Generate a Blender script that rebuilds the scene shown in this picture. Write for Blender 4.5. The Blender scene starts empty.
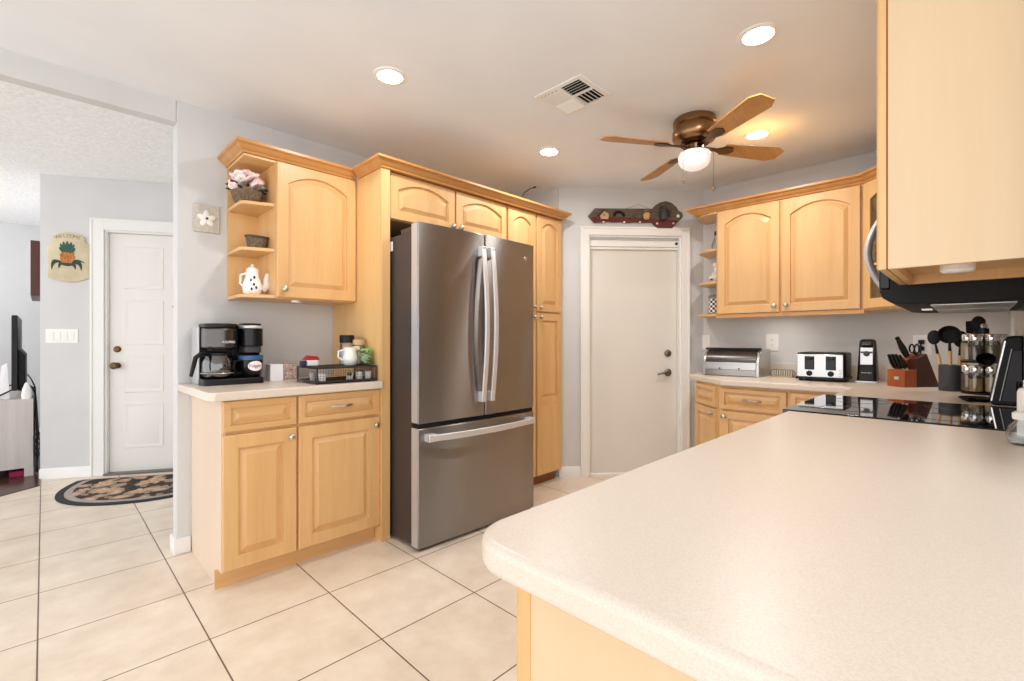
import bpy, bmesh, math, random
from mathutils import Vector, Matrix
random.seed(7)
PI = math.pi
SC = bpy.context.scene
COL = SC.collection

# ------------------------------------------------------------------ camera, light, exposure
CAM_H = 1.14
cam_data = bpy.data.cameras.new('camera')
cam_data.sensor_fit = 'HORIZONTAL'
cam_data.sensor_width = 36.0
cam_data.lens = 466.0 / 1024.0 * 36.0
cam_data.clip_start = 0.02
cam = bpy.data.objects.new('camera', cam_data)
COL.objects.link(cam)
cam.location = (0, 0, CAM_H)
cam.rotation_euler = (PI / 2, 0, math.radians(44.85 - 90))
SC.camera = cam

world = bpy.data.worlds.new('daylight')
SC.world = world
world.use_nodes = True
WBG = world.node_tree.nodes['Background']
WBG.inputs['Color'].default_value = (0.98, 0.985, 1.0, 1)
WBG.inputs['Strength'].default_value = 1.45

SC.view_settings.view_transform = 'Standard'
SC.view_settings.look = 'None'
SC.view_settings.gamma = 1.0
SC.view_settings.use_curve_mapping = False
SC.view_settings.exposure = 0.68
SC.cycles.max_bounces = 10
SC.cycles.diffuse_bounces = 5
SC.cycles.caustics_reflective = False
SC.cycles.caustics_refractive = False
SC.cycles.use_denoising = True
SC.cycles.sample_clamp_indirect = 6.0

DOWNLIGHT_POWER = 5.2
PUCK_POWER = 0.4

# ------------------------------------------------------------------ helpers
def s2l(c):
    return tuple((v / 255 / 12.92) if v / 255 <= 0.04045 else ((v / 255 + 0.055) / 1.055) ** 2.4 for v in c) + (1.0,)


class MB:
    def __init__(self):
        self.bm = bmesh.new()

    def face(self, pts):
        vs = [self.bm.verts.new(p) for p in pts]
        return self.bm.faces.new(vs)

    def box(self, x0, x1, y0, y1, z0, z1, M=None):
        P = [(x0, y0, z0), (x1, y0, z0), (x1, y1, z0), (x0, y1, z0), (x0, y0, z1), (x1, y0, z1), (x1, y1, z1), (x0, y1, z1)]
        if M is not None:
            P = [M @ Vector(p) for p in P]
        v = [self.bm.verts.new(p) for p in P]
        for f in ((0, 3, 2, 1), (4, 5, 6, 7), (0, 1, 5, 4), (1, 2, 6, 5), (2, 3, 7, 6), (3, 0, 4, 7)):
            self.bm.faces.new([v[i] for i in f])
        return self

    def rings(self, rings, close=True, cap0=True, cap1=True):
        R = [[self.bm.verts.new(p) for p in r] for r in rings]
        n = len(R[0])
        for a, b in zip(R, R[1:]):
            for i in range(n if close else n - 1):
                j = (i + 1) % n
                self.bm.faces.new((a[i], a[j], b[j], b[i]))
        if cap0:
            self.bm.faces.new(R[0][::-1])
        if cap1:
            self.bm.faces.new(R[-1])
        return self

    def prism(self, poly, a, b, plane='xy'):
        def m(p, t):
            if plane == 'xy':
                return (p[0], p[1], t)
            if plane == 'xz':
                return (p[0], t, p[1])
            return (t, p[0], p[1])
        return self.rings([[m(p, a) for p in poly], [m(p, b) for p in poly]])

    def lathe(self, prof, c=(0, 0, 0), axis='z', n=24, M=None, arc=None):
        rings = []
        for r, h in prof:
            ring = []
            for i in range(n):
                t = 2 * PI * i / n
                x, y = max(r, 1e-5) * math.cos(t), max(r, 1e-5) * math.sin(t)
                if axis == 'z':
                    p = (x, y, h)
                elif axis == 'y':
                    p = (x, h, y)
                else:
                    p = (h, x, y)
                p = Vector(p) + Vector(c)
                if M is not None:
                    p = M @ p
                ring.append(p)
            rings.append(ring)
        return self.rings(rings)

    def tube(self, path, r, n=8, closed=False):
        path = [Vector(p) for p in path]
        rr = r if isinstance(r, (list, tuple)) else [r] * len(path)
        rings = []
        up = None
        for i, p in enumerate(path):
            if closed:
                d = path[(i + 1) % len(path)] - path[i - 1]
            else:
                d = path[min(i + 1, len(path) - 1)] - path[max(i - 1, 0)]
            d.normalize()
            if up is None:
                up = Vector((0, 0, 1)) if abs(d.z) < 0.9 else Vector((1, 0, 0))
            s = d.cross(up)
            if s.length < 1e-4:
                s = d.cross(Vector((0, 1, 0.3)))
            s.normalize()
            up = s.cross(d)
            up.normalize()
            rings.append([p + (s * math.cos(2 * PI * k / n) + up * math.sin(2 * PI * k / n)) * rr[i] for k in range(n)])
        if closed:
            rings.append(rings[0])
            return self.rings(rings, cap0=False, cap1=False)
        return self.rings(rings)

    def ball(self, c, r, sc=(1, 1, 1), u=12, v=8, M=None):
        prof = [(math.sin(PI * k / v) * 1.0, -math.cos(PI * k / v)) for k in range(v + 1)]
        rings = []
        for q, h in prof:
            ring = []
            for i in range(u):
                t = 2 * PI * i / u
                p = Vector((max(q, 1e-4) * math.cos(t) * sc[0] * r, max(q, 1e-4) * math.sin(t) * sc[1] * r, h * sc[2] * r))
                if M is not None:
                    p = M @ p
                ring.append(p + Vector(c))
            rings.append(ring)
        return self.rings(rings)

    def move(self, x, y, z):
        bmesh.ops.translate(self.bm, verts=self.bm.verts, vec=(x, y, z))
        return self

    def xform(self, M):
        bmesh.ops.transform(self.bm, matrix=M, verts=self.bm.verts)
        return self

    def build(self, name, m, parent=None, bev=0.0, smooth=40, seg=2):
        bmesh.ops.remove_doubles(self.bm, verts=self.bm.verts, dist=1e-6)
        bmesh.ops.recalc_face_normals(self.bm, faces=self.bm.faces)
        me = bpy.data.meshes.new(name)
        self.bm.to_mesh(me)
        self.bm.free()
        if smooth:
            for p in me.polygons:
                p.use_smooth = True
            me.set_sharp_from_angle(angle=math.radians(smooth))
        me.materials.append(m)
        o = bpy.data.objects.new(name, me)
        COL.objects.link(o)
        if parent is not None:
            o.parent = parent
        if bev:
            b = o.modifiers.new('bevel', 'BEVEL')
            b.width = bev
            b.segments = seg
            b.limit_method = 'ANGLE'
            b.angle_limit = math.radians(40)
        return o


def tag(o, label=None, cat=None, group=None, kind=None):
    if label:
        o['label'] = label
    if cat:
        o['category'] = cat
    if group:
        o['group'] = group
    if kind:
        o['kind'] = kind
    return o


def thing(name, label, cat, loc=(0, 0, 0), rz=0.0, group=None):
    o = bpy.data.objects.new(name, None)
    o.empty_display_size = 0.05
    COL.objects.link(o)
    o.location = loc
    o.rotation_euler = (0, 0, rz)
    return tag(o, label, cat, group)


def struct(o, label=None):
    o['kind'] = 'structure'
    if label:
        o['label'] = label
    return o


def copy_tree(o, parent=None):
    c = o.copy()
    COL.objects.link(c)
    if parent is not None:
        c.parent = parent
    for ch in [k for k in list(COL.objects) if k.parent == o]:
        copy_tree(ch, c)
    return c


def text_part(name, body, size, M, m, parent, extrude=0.0004, align='CENTER', sx=1.0):
    cu = bpy.data.curves.new(name, 'FONT')
    cu.body = body
    cu.size = size
    cu.extrude = extrude
    cu.align_x = align
    cu.align_y = 'CENTER'
    tmp = bpy.data.objects.new(name + '_tmp', cu)
    COL.objects.link(tmp)
    dg = bpy.context.evaluated_depsgraph_get()
    me = bpy.data.meshes.new_from_object(tmp.evaluated_get(dg))
    bpy.data.objects.remove(tmp)
    me.transform(M @ Matrix.Diagonal((sx, 1, 1, 1)))
    me.materials.clear()
    me.materials.append(m)
    o = bpy.data.objects.new(name, me)
    COL.objects.link(o)
    o.parent = parent
    return o


FRONT = Matrix.Rotation(PI / 2, 4, 'X')       # text lying in xy -> facing -y


# ------------------------------------------------------------------ materials
def mat(name, rgb, rough=0.5, metal=0.0, spec=0.5, trans=0.0, emit=None, estr=0.0, coat=0.0, ior=1.45, alpha=1.0):
    m = bpy.data.materials.new(name)
    m.use_nodes = True
    b = m.node_tree.nodes['Principled BSDF']
    b.inputs['Base Color'].default_value = s2l(rgb)
    b.inputs['Roughness'].default_value = rough
    b.inputs['Metallic'].default_value = metal
    b.inputs['Specular IOR Level'].default_value = spec
    b.inputs['Transmission Weight'].default_value = trans
    b.inputs['Coat Weight'].default_value = coat
    b.inputs['IOR'].default_value = ior
    b.inputs['Alpha'].default_value = alpha
    if emit:
        b.inputs['Emission Color'].default_value = s2l(emit)
        b.inputs['Emission Strength'].default_value = estr
    return m


def nodes(m):
    return m.node_tree.nodes, m.node_tree.links, m.node_tree.nodes['Principled BSDF']


def noise_mat(name, rgb1, rgb2, scale=(1, 1, 1), nscale=10, detail=4, lo=0.35, hi=0.65, rough=0.5, bump=0.0, bscale=None, spec=0.5, coat=0.0):
    m = mat(name, rgb1, rough, spec=spec, coat=coat)
    n, l, b = nodes(m)
    tc = n.new('ShaderNodeTexCoord')
    mp = n.new('ShaderNodeMapping')
    mp.inputs['Scale'].default_value = scale
    nz = n.new('ShaderNodeTexNoise')
    nz.inputs['Scale'].default_value = nscale
    nz.inputs['Detail'].default_value = detail
    cr = n.new('ShaderNodeValToRGB')
    cr.color_ramp.elements[0].position = lo
    cr.color_ramp.elements[1].position = hi
    cr.color_ramp.elements[0].color = s2l(rgb1)
    cr.color_ramp.elements[1].color = s2l(rgb2)
    l.new(tc.outputs['Object'], mp.inputs['Vector'])
    l.new(mp.outputs[0], nz.inputs['Vector'])
    l.new(nz.outputs['Fac'], cr.inputs['Fac'])
    l.new(cr.outputs['Color'], b.inputs['Base Color'])
    if bump:
        nb = n.new('ShaderNodeTexNoise')
        nb.inputs['Scale'].default_value = bscale or nscale
        nb.inputs['Detail'].default_value = 3
        l.new(tc.outputs['Object'], nb.inputs['Vector'])
        bp = n.new('ShaderNodeBump')
        bp.inputs['Strength'].default_value = bump
        bp.inputs['Distance'].default_value = 0.01
        l.new(nb.outputs['Fac'], bp.inputs['Height'])
        l.new(bp.outputs['Normal'], b.inputs['Normal'])
    return m


def wood_mat(name, light, dark, along='z', rough=0.38, contrast=1.0, coat=0.15):
    """Planked hardwood: slow tone bands across the grain, fine streaks along it, one tone per board."""
    m = mat(name, light, rough, coat=coat)
    n, l, b = nodes(m)
    b.inputs['Coat Roughness'].default_value = 0.3
    tc = n.new('ShaderNodeTexCoord')
    oi = n.new('ShaderNodeObjectInfo')
    add = n.new('ShaderNodeVectorMath')
    add.operation = 'ADD'
    sc = n.new('ShaderNodeVectorMath')
    sc.operation = 'SCALE'
    sc.inputs['Scale'].default_value = 7.0
    comb = n.new('ShaderNodeCombineXYZ')
    for k in range(3):
        l.new(oi.outputs['Random'], comb.inputs[k])
    l.new(comb.outputs[0], sc.inputs[0])
    l.new(tc.outputs['Object'], add.inputs[0])
    l.new(sc.outputs[0], add.inputs[1])

    def nz(s, detail):
        mp = n.new('ShaderNodeMapping')
        mp.inputs['Scale'].default_value = s
        t = n.new('ShaderNodeTexNoise')
        t.inputs['Scale'].default_value = 1.0
        t.inputs['Detail'].default_value = detail
        l.new(add.outputs[0], mp.inputs['Vector'])
        l.new(mp.outputs[0], t.inputs['Vector'])
        return t.outputs['Fac']
    ax = {'z': ((14, 14, 1.1), (120, 120, 5)), 'x': ((1.1, 14, 14), (5, 120, 120)), 'y': ((14, 1.1, 14), (120, 5, 120))}[along]
    a = nz(ax[0], 3)
    f = nz(ax[1], 2)
    mx = n.new('ShaderNodeMath')
    mx.operation = 'MULTIPLY_ADD'
    mx.inputs[1].default_value = 0.3
    l.new(f, mx.inputs[0])
    m2 = n.new('ShaderNodeMath')
    m2.operation = 'MULTIPLY'
    m2.inputs[1].default_value = 0.72
    l.new(a, m2.inputs[0])
    l.new(m2.outputs[0], mx.inputs[2])
    cr = n.new('ShaderNodeValToRGB')
    cr.color_ramp.elements[0].position = 0.5 - 0.2 / contrast
    cr.color_ramp.elements[1].position = 0.5 + 0.2 / contrast
    cr.color_ramp.elements[0].color = s2l(dark)
    cr.color_ramp.elements[1].color = s2l(light)
    l.new(mx.outputs[0], cr.inputs['Fac'])
    l.new(cr.outputs['Color'], b.inputs['Base Color'])
    return m


def brushed_mat(name, rgb, rough=0.28, aniso=0.8, rot=0.0):
    m = mat(name, rgb, rough, metal=1.0)
    n, l, b = nodes(m)
    b.inputs['Anisotropic'].default_value = aniso
    b.inputs['Anisotropic Rotation'].default_value = rot
    tan = n.new('ShaderNodeCombineXYZ')
    tan.inputs[2].default_value = 1.0
    l.new(tan.outputs[0], b.inputs['Tangent'])
    tc = n.new('ShaderNodeTexCoord')
    mp = n.new('ShaderNodeMapping')
    mp.inputs['Scale'].default_value = (1.0, 1.0, 1.0)
    mp.inputs['Scale'].default_value = (160, 160, 0.4)
    t = n.new('ShaderNodeTexNoise')
    t.inputs['Scale'].default_value = 1.0
    l.new(tc.outputs['Object'], mp.inputs['Vector'])
    l.new(mp.outputs[0], t.inputs['Vector'])
    mr = n.new('ShaderNodeMapRange')
    mr.inputs['To Min'].default_value = rough * 0.985
    mr.inputs['To Max'].default_value = rough * 1.015
    l.new(t.outputs['Fac'], mr.inputs['Value'])
    l.new(mr.outputs[0], b.inputs['Roughness'])
    return m


def tile_mat():
    m = mat('floor_tile', (226, 208, 182), 0.32)
    n, l, b = nodes(m)
    tc = n.new('ShaderNodeTexCoord')
    mp = n.new('ShaderNodeMapping')
    mp.inputs['Location'].default_value = (0.0159 + 0.4632 * 20, -1.6078 + 0.4632 * 20, 0)
    br = n.new('ShaderNodeTexBrick')
    br.offset = 0.0
    br.squash = 1.0
    br.inputs['Scale'].default_value = 1.0
    br.inputs['Mortar Size'].default_value = 0.0027
    br.inputs['Mortar Smooth'].default_value = 0.1
    br.inputs['Brick Width'].default_value = 0.4632
    br.inputs['Row Height'].default_value = 0.4632
    br.inputs['Color1'].default_value = s2l((240, 228, 212))
    br.inputs['Color2'].default_value = s2l((236, 223, 205))
    br.inputs['Mortar'].default_value = s2l((112, 92, 76))
    l.new(tc.outputs['Object'], mp.inputs['Vector'])
    l.new(mp.outputs[0], br.inputs['Vector'])
    nz = n.new('ShaderNodeTexNoise')
    nz.inputs['Scale'].default_value = 5.0
    nz.inputs['Detail'].default_value = 8
    nz.inputs['Roughness'].default_value = 0.62
    l.new(tc.outputs['Object'], nz.inputs['Vector'])
    cr = n.new('ShaderNodeValToRGB')
    cr.color_ramp.elements[0].position = 0.3
    cr.color_ramp.elements[1].position = 0.68
    cr.color_ramp.elements[0].color = (0.80, 0.75, 0.70, 1)
    cr.color_ramp.elements[1].color = (1, 1, 1, 1)
    l.new(nz.outputs['Fac'], cr.inputs['Fac'])
    mx = n.new('ShaderNodeMixRGB')
    mx.blend_type = 'MULTIPLY'
    mx.inputs['Fac'].default_value = 0.9
    l.new(br.outputs['Color'], mx.inputs['Color1'])
    l.new(cr.outputs['Color'], mx.inputs['Color2'])
    l.new(mx.outputs['Color'], b.inputs['Base Color'])
    bp = n.new('ShaderNodeBump')
    bp.inputs['Strength'].default_value = 0.4
    bp.inputs['Distance'].default_value = 0.003
    inv = n.new('ShaderNodeMath')
    inv.operation = 'SUBTRACT'
    inv.inputs[0].default_value = 1.0
    l.new(br.outputs['Fac'], inv.inputs[1])
    l.new(inv.outputs[0], bp.inputs['Height'])
    l.new(bp.outputs['Normal'], b.inputs['Normal'])
    return m


def glass_mat(name, tint=(245, 250, 250), rough=0.02, trans_mix=0.85):
    m = bpy.data.materials.new(name)
    m.use_nodes = True
    n, l = m.node_tree.nodes, m.node_tree.links
    n.clear()
    out = n.new('ShaderNodeOutputMaterial')
    tr = n.new('ShaderNodeBsdfTransparent')
    tr.inputs['Color'].default_value = s2l(tint)
    gl = n.new('ShaderNodeBsdfGlossy')
    gl.inputs['Roughness'].default_value = rough
    lw = n.new('ShaderNodeLayerWeight')
    lw.inputs['Blend'].default_value = 0.35
    mr = n.new('ShaderNodeMapRange')
    mr.inputs['To Min'].default_value = 1 - trans_mix - 0.08
    mr.inputs['To Max'].default_value = 0.75
    mx = n.new('ShaderNodeMixShader')
    l.new(lw.outputs['Fresnel'], mr.inputs['Value'])
    l.new(mr.outputs[0], mx.inputs['Fac'])
    l.new(tr.outputs[0], mx.inputs[1])
    l.new(gl.outputs[0], mx.inputs[2])
    l.new(mx.outputs[0], out.inputs['Surface'])
    return m


def voronoi_mat(name, cols, scale, rough=0.8):
    m = mat(name, cols[0], rough)
    n, l, b = nodes(m)
    tc = n.new('ShaderNodeTexCoord')
    nz = n.new('ShaderNodeTexNoise')
    nz.inputs['Scale'].default_value = scale * 0.8
    mxv = n.new('ShaderNodeMixRGB')
    mxv.inputs['Fac'].default_value = 0.12
    l.new(tc.outputs['Object'], nz.inputs['Vector'])
    l.new(tc.outputs['Object'], mxv.inputs['Color1'])
    l.new(nz.outputs['Color'], mxv.inputs['Color2'])
    v = n.new('ShaderNodeTexVoronoi')
    v.inputs['Scale'].default_value = scale
    l.new(mxv.outputs['Color'], v.inputs['Vector'])
    cr = n.new('ShaderNodeValToRGB')
    cr.color_ramp.interpolation = 'CONSTANT'
    el = cr.color_ramp.elements
    el[0].position = 0
    el[0].color = s2l(cols[0])
    el[1].position = 1.0 / len(cols)
    el[1].color = s2l(cols[1])
    for i in range(2, len(cols)):
        e = el.new(i / len(cols))
        e.color = s2l(cols[i])
    l.new(v.outputs['Distance'], cr.inputs['Fac'])
    l.new(cr.outputs['Color'], b.inputs['Base Color'])
    return m, cr


M = {}
M['wall'] = noise_mat('wall_paint', (208, 209, 210), (213, 214, 215), nscale=3, rough=0.6, bump=0.04, bscale=60)
M['wall_c'] = M['wall']
M['ceiling'] = noise_mat('ceiling_paint', (236, 241, 248), (241, 246, 252), nscale=2.2, detail=6, rough=0.7, bump=0.10, bscale=14)
M['popcorn'] = noise_mat('ceiling_popcorn', (238, 240, 242), (250, 250, 250), nscale=38, detail=3, rough=0.9, bump=0.45, bscale=45)
M['trim'] = mat('white_trim', (238, 238, 236), 0.35)
M['door_white'] = mat('white_door', (236, 234, 230), 0.38)
M['pantry_door'] = mat('pantry_door_paint', (222, 219, 213), 0.4)
M['tile'] = tile_mat()
M['floor_wood'] = wood_mat('dark_floor_wood', (92, 55, 44), (58, 32, 26), 'y', 0.25)
M['maple'] = wood_mat('maple', (226, 185, 130), (208, 163, 107), 'z', contrast=0.8)
M['maple_x'] = wood_mat('maple_cross', (226, 185, 130), (208, 163, 107), 'x', contrast=0.8)
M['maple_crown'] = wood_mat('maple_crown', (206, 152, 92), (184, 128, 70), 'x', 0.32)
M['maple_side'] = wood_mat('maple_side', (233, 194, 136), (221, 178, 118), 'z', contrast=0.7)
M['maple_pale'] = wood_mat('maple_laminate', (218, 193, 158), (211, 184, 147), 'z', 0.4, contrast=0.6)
M['pale_panel'] = wood_mat('pale_side_tone', (226, 206, 186), (220, 198, 176), 'z', 0.4, contrast=0.6)  # paler tone than the doors, for the small base cabinet's side panel
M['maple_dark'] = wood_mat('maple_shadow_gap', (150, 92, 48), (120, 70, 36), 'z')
M['counter'] = noise_mat('solid_surface', (214, 201, 187), (222, 211, 198), nscale=420, detail=3, lo=0.38, hi=0.6, rough=0.33)
M['nickel'] = mat('satin_nickel', (205, 198, 188), 0.28, 1.0)
M['pewter'] = mat('dark_pewter', (120, 112, 104), 0.35, 1.0)
M['brass'] = mat('antique_brass', (150, 116, 82), 0.3, 1.0)
M['brass_dark'] = mat('aged_brass', (98, 74, 50), 0.35, 1.0)
M['gold'] = mat('gold', (196, 158, 92), 0.3, 1.0)
M['steel'] = brushed_mat('brushed_steel', (160, 158, 157), 0.33, 1.0, 0.0)
M['steel_plain'] = mat('satin_steel', (196, 194, 192), 0.3, 1.0)
M['chrome'] = mat('chrome', (225, 225, 225), 0.12, 1.0)
M['handle'] = mat('silver_handle', (214, 214, 216), 0.3, 0.4)
M['fridge_case'] = mat('fridge_case', (72, 64, 62), 0.4, 0.3)
M['black'] = mat('black_plastic', (18, 18, 19), 0.38, spec=0.35)
M['black_gloss'] = mat('black_gloss', (14, 14, 15), 0.18, spec=0.4)
M['black_matte'] = mat('black_matte', (24, 24, 25), 0.6, spec=0.3)
M['dark_grey'] = mat('dark_grey', (66, 66, 70), 0.5)
M['grey'] = mat('mid_grey', (120, 122, 126), 0.5)
M['silver_plastic'] = mat('silver_plastic', (200, 200, 202), 0.3, 0.5)
M['gunmetal'] = mat('gunmetal', (92, 88, 86), 0.25, 0.85)
M['white'] = mat('white_plastic', (242, 242, 240), 0.4)
M['ceramic'] = mat('white_ceramic', (244, 242, 238), 0.15, coat=0.3)
M['paper'] = mat('white_paper', (245, 245, 248), 0.8)
M['glass'] = glass_mat('clear_glass')
M['glass_dark'] = glass_mat('carafe_glass', (150, 148, 148), 0.02, 0.75)
M['milk_glass'] = mat('frosted_glass', (245, 245, 244), 0.25, emit=(255, 252, 246), estr=0.25)
M['bulb'] = mat('lit_lens', (255, 255, 255), 0.5, emit=(255, 251, 244), estr=7.0)
M['puck_lens'] = mat('puck_lens', (250, 246, 236), 0.4, emit=(255, 244, 224), estr=2.5)
M['red'] = mat('red_paint', (176, 36, 38), 0.4)
M['dark_red'] = mat('dark_red_paint', (98, 26, 22), 0.5)
M['navy'] = mat('navy', (38, 46, 84), 0.5)
M['blue'] = mat('blue_glaze', (52, 96, 150), 0.3)
M['pink'] = mat('pink_petal', (238, 212, 214), 0.7)
M['pale_pink'] = mat('pale_petal', (246, 234, 232), 0.7)
M['green'] = noise_mat('leaf_green', (92, 140, 62), (150, 192, 110), nscale=40, rough=0.6)
M['dark_green'] = mat('dark_green', (40, 62, 54), 0.6)
M['teal_green'] = mat('teal_green', (40, 92, 78), 0.6)
M['wicker'] = noise_mat('wicker', (84, 70, 56), (128, 110, 88), nscale=120, rough=0.8, bump=0.5, bscale=160)
M['cream'] = noise_mat('cream_board', (204, 192, 160), (214, 203, 174), nscale=14, rough=0.7)
M['orange'] = noise_mat('pineapple_skin', (172, 104, 56), (206, 138, 78), nscale=70, rough=0.7)
M['tan'] = mat('tan', (196, 164, 120), 0.6)
M['letter_brown'] = mat('faded_brown', (142, 120, 92), 0.7)
M['beech'] = wood_mat('beech_handle', (226, 186, 134), (204, 160, 106), 'z')
M['cherry'] = wood_mat('cherry_wood', (176, 92, 44), (140, 66, 30), 'z', 0.35)
M['walnut'] = wood_mat('walnut_wood', (82, 40, 28), (54, 26, 20), 'z', 0.4)
M['fan_blade'] = wood_mat('fan_blade_oak', (206, 156, 92), (176, 124, 66), 'x', 0.4)
M['rack_wood'] = noise_mat('weathered_wood', (112, 100, 88), (84, 72, 62), scale=(3, 20, 20), nscale=4, rough=0.75)
M['tv_stand'] = wood_mat('whitewashed_oak', (214, 208, 204), (196, 188, 184), 'z', 0.5)
M['plaque'] = noise_mat('plaque_linen', (206, 202, 194), (190, 184, 174), nscale=60, rough=0.8)
M['brown_frame'] = mat('brown_frame', (86, 44, 34), 0.4)
M['spice1'] = noise_mat('spice_tan', (200, 160, 104), (176, 132, 80), nscale=160, rough=0.9)
M['spice2'] = noise_mat('spice_brown', (122, 78, 46), (90, 56, 34), nscale=160, rough=0.9)
M['spice3'] = noise_mat('spice_green', (140, 132, 82), (110, 104, 60), nscale=160, rough=0.9)
M['spice4'] = noise_mat('spice_pale', (214, 186, 148), (196, 164, 122), nscale=160, rough=0.9)
M['lemon'] = mat('cloudy_sugar', (236, 236, 236), 0.7)
M['cooktop'] = mat('ceramic_glass', (10, 10, 11), 0.04, coat=0.5)
M['mat_dark'] = noise_mat('mat_border', (52, 56, 60), (40, 42, 46), nscale=200, rough=0.95)
M['mat_band'] = noise_mat('mat_band', (186, 176, 166), (150, 142, 134), nscale=90, rough=0.95)
M['mat_field'], _ = voronoi_mat('mat_floral', [(214, 178, 146), (196, 164, 140), (160, 140, 120), (66, 52, 46), (44, 40, 40), (40, 40, 42)], 9, 0.95)
M['mat_flower'], _ = voronoi_mat('mat_bloom', [(150, 104, 80), (214, 178, 140), (178, 142, 116), (224, 200, 172)], 28, 0.95)
M['print'], _ = voronoi_mat('floral_print', [(150, 60, 60), (206, 140, 120), (232, 222, 214), (70, 74, 100), (220, 206, 196)], 60, 0.6)
M['vent_dark'] = mat('duct_dark', (30, 24, 20), 0.9)
M['magenta'] = mat('magenta', (150, 30, 80), 0.6)


def check_mat(name, c1, c2, scale):
    m = mat(name, c1, 0.4)
    n, l, b = nodes(m)
    tc = n.new('ShaderNodeTexCoord')
    ck = n.new('ShaderNodeTexChecker')
    ck.inputs['Scale'].default_value = scale
    ck.inputs['Color1'].default_value = s2l(c1)
    ck.inputs['Color2'].default_value = s2l(c2)
    l.new(tc.outputs['Object'], ck.inputs['Vector'])
    l.new(ck.outputs['Color'], b.inputs['Base Color'])
    return m


M['check'] = check_mat('black_white_check', (236, 236, 236), (40, 40, 42), 55)


# ------------------------------------------------------------------ shared shape builders
def panel_front(w, h, arch=0.0, t=0.02, ms=0.055, mb=0.055, mt=0.05, n=14):
    """Raised-panel cabinet front; x 0..w, z 0..h, front face at y=-t. arch = rise of the top rail's curve."""
    def outline(i, y):
        L, R = ms + i, w - ms - i
        zb = mb + i
        zs = h - mt - arch - i
        cx, hw = (L + R) / 2, (R - L) / 2
        pts = [(L, y, zb), (R, y, zb)]
        for k in range(n + 1):
            x = R + (L - R) * k / n
            q = (x - cx) / hw
            pts.append((x, y, zs + arch * (1 - q * q)))
        return pts

    def outer(i, y):
        L, R = ms, w - ms
        pts = [(i, y, i), (w - i, y, i)]
        for k in range(n + 1):
            x = w - i if k == 0 else (i if k == n else R + (L - R) * k / n)
            pts.append((x, y, h - i))
        return pts
    mbs = MB()
    mbs.rings([outer(0, 0), outer(0, -t + 0.004), outer(0.004, -t), outline(0, -t), outline(0.002, -t + 0.013), outline(0.010, -t + 0.013), outline(0.032, -t + 0.002), outline(0.034, -t + 0.001)])
    return mbs


def knob_mb(x, z, y=-0.02, r=0.016):
    return MB().lathe([(0.0055, 0.0), (0.005, -0.012), (r * 0.75, -0.016), (r, -0.021), (r * 0.92, -0.027), (r * 0.5, -0.031), (0.0, -0.032)], (x, y, z), 'y', 16)


def pull_mb(x, z, y=-0.02, L=0.1):
    p = []
    for k in range(11):
        t = k / 10
        p.append((x - L / 2 + L * t, y - 0.004 - 0.022 * math.sin(PI * t), z))
    r = [0.0075 - 0.0025 * math.sin(PI * k / 10) for k in range(11)]
    m = MB().tube(p, r, 8)
    for s in (-1, 1):
        m.lathe([(0.008, 0), (0.008, -0.005), (0.004, -0.008)], (x + s * L / 2, y, z), 'y', 12)
    return m


def sweep(path, prof):
    """Mitred moulding along an open plan path; profile (outwards to the right of travel, z)."""
    P = [Vector((p[0], p[1])) for p in path]
    rings = []
    for i, p in enumerate(P):
        ds = []
        if i > 0:
            ds.append((P[i] - P[i - 1]).normalized())
        if i < len(P) - 1:
            ds.append((P[i + 1] - P[i]).normalized())
        ns = [Vector((d.y, -d.x)) for d in ds]
        nn = sum(ns, Vector((0, 0)))
        nn = nn / (nn.dot(ns[0]) if len(ns) > 1 else 1)
        rings.append([(p.x + nn.x * o, p.y + nn.y * o, z) for o, z in prof])
    return MB().rings(rings)


def rounded_rect(x0, x1, y0, y1, r, n=6):
    pts = []
    for cx, cy, a0 in ((x1 - r, y0 + r, -PI / 2), (x1 - r, y1 - r, 0), (x0 + r, y1 - r, PI / 2), (x0 + r, y0 + r, PI)):
        for k in range(n + 1):
            a = a0 + PI / 2 * k / n
            pts.append((cx + r * math.cos(a), cy + r * math.sin(a)))
    return pts


# ------------------------------------------------------------------ the setting
H_C = 2.42
WY = 3.02      # front face of the long wall behind the refrigerator
WX = 3.97      # front face of the wall behind the toaster
WC = -0.14     # front face of the wall behind the cooktop

struct(MB().box(-3.2, 4.2, -2.4, 8.2, -0.06, 0.0).build('floor', M['tile'], smooth=0))
struct(MB().prism([(-3.2, 2.8), (-0.02, 5.2), (-0.02, 8.1), (-3.2, 8.1)], 0.0, 0.006).build('floor', M['floor_wood'], smooth=0))
struct(MB().box(-2.6, 4.15, -2.2, WY + 0.001, H_C, H_C + 0.07).build('ceiling', M['ceiling'], smooth=0))
struct(MB().box(-3.2, 1.7, WY + 0.001, 8.2, 2.51, 2.57).build('ceiling', M['popcorn'], smooth=0))

# wall behind the refrigerator with its end jamb, and the dropped header of the opening
w = MB()
w.box(0.50, 3.13, WY, WY + 0.10, 0, 2.51)
struct(w.build('wall_back', M['wall'], bev=0.006))
struct(MB().box(-3.2, 0.50, WY, WY + 0.075, 2.303, 2.51).build('wall_header', M['wall'], bev=0.004))
struct(MB().box(3.03, 3.13, 2.475, WY, 0, H_C).build('wall_return', M['wall'], smooth=0))
# wall behind the toaster, wall behind the cooktop
struct(MB().box(WX, WX + 0.1, WC - 0.1, 1.66, 0, H_C).build('wall_right', M['wall'], smooth=0))
struct(MB().box(WX, WX + 0.1, -2.2, WC - 0.1, 0, H_C).build('wall_dining', M['wall'], smooth=0))
struct(MB().box(1.46, WX, WC - 0.1, WC, 0, H_C).build('wall_cooktop', M['wall'], smooth=0))


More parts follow.
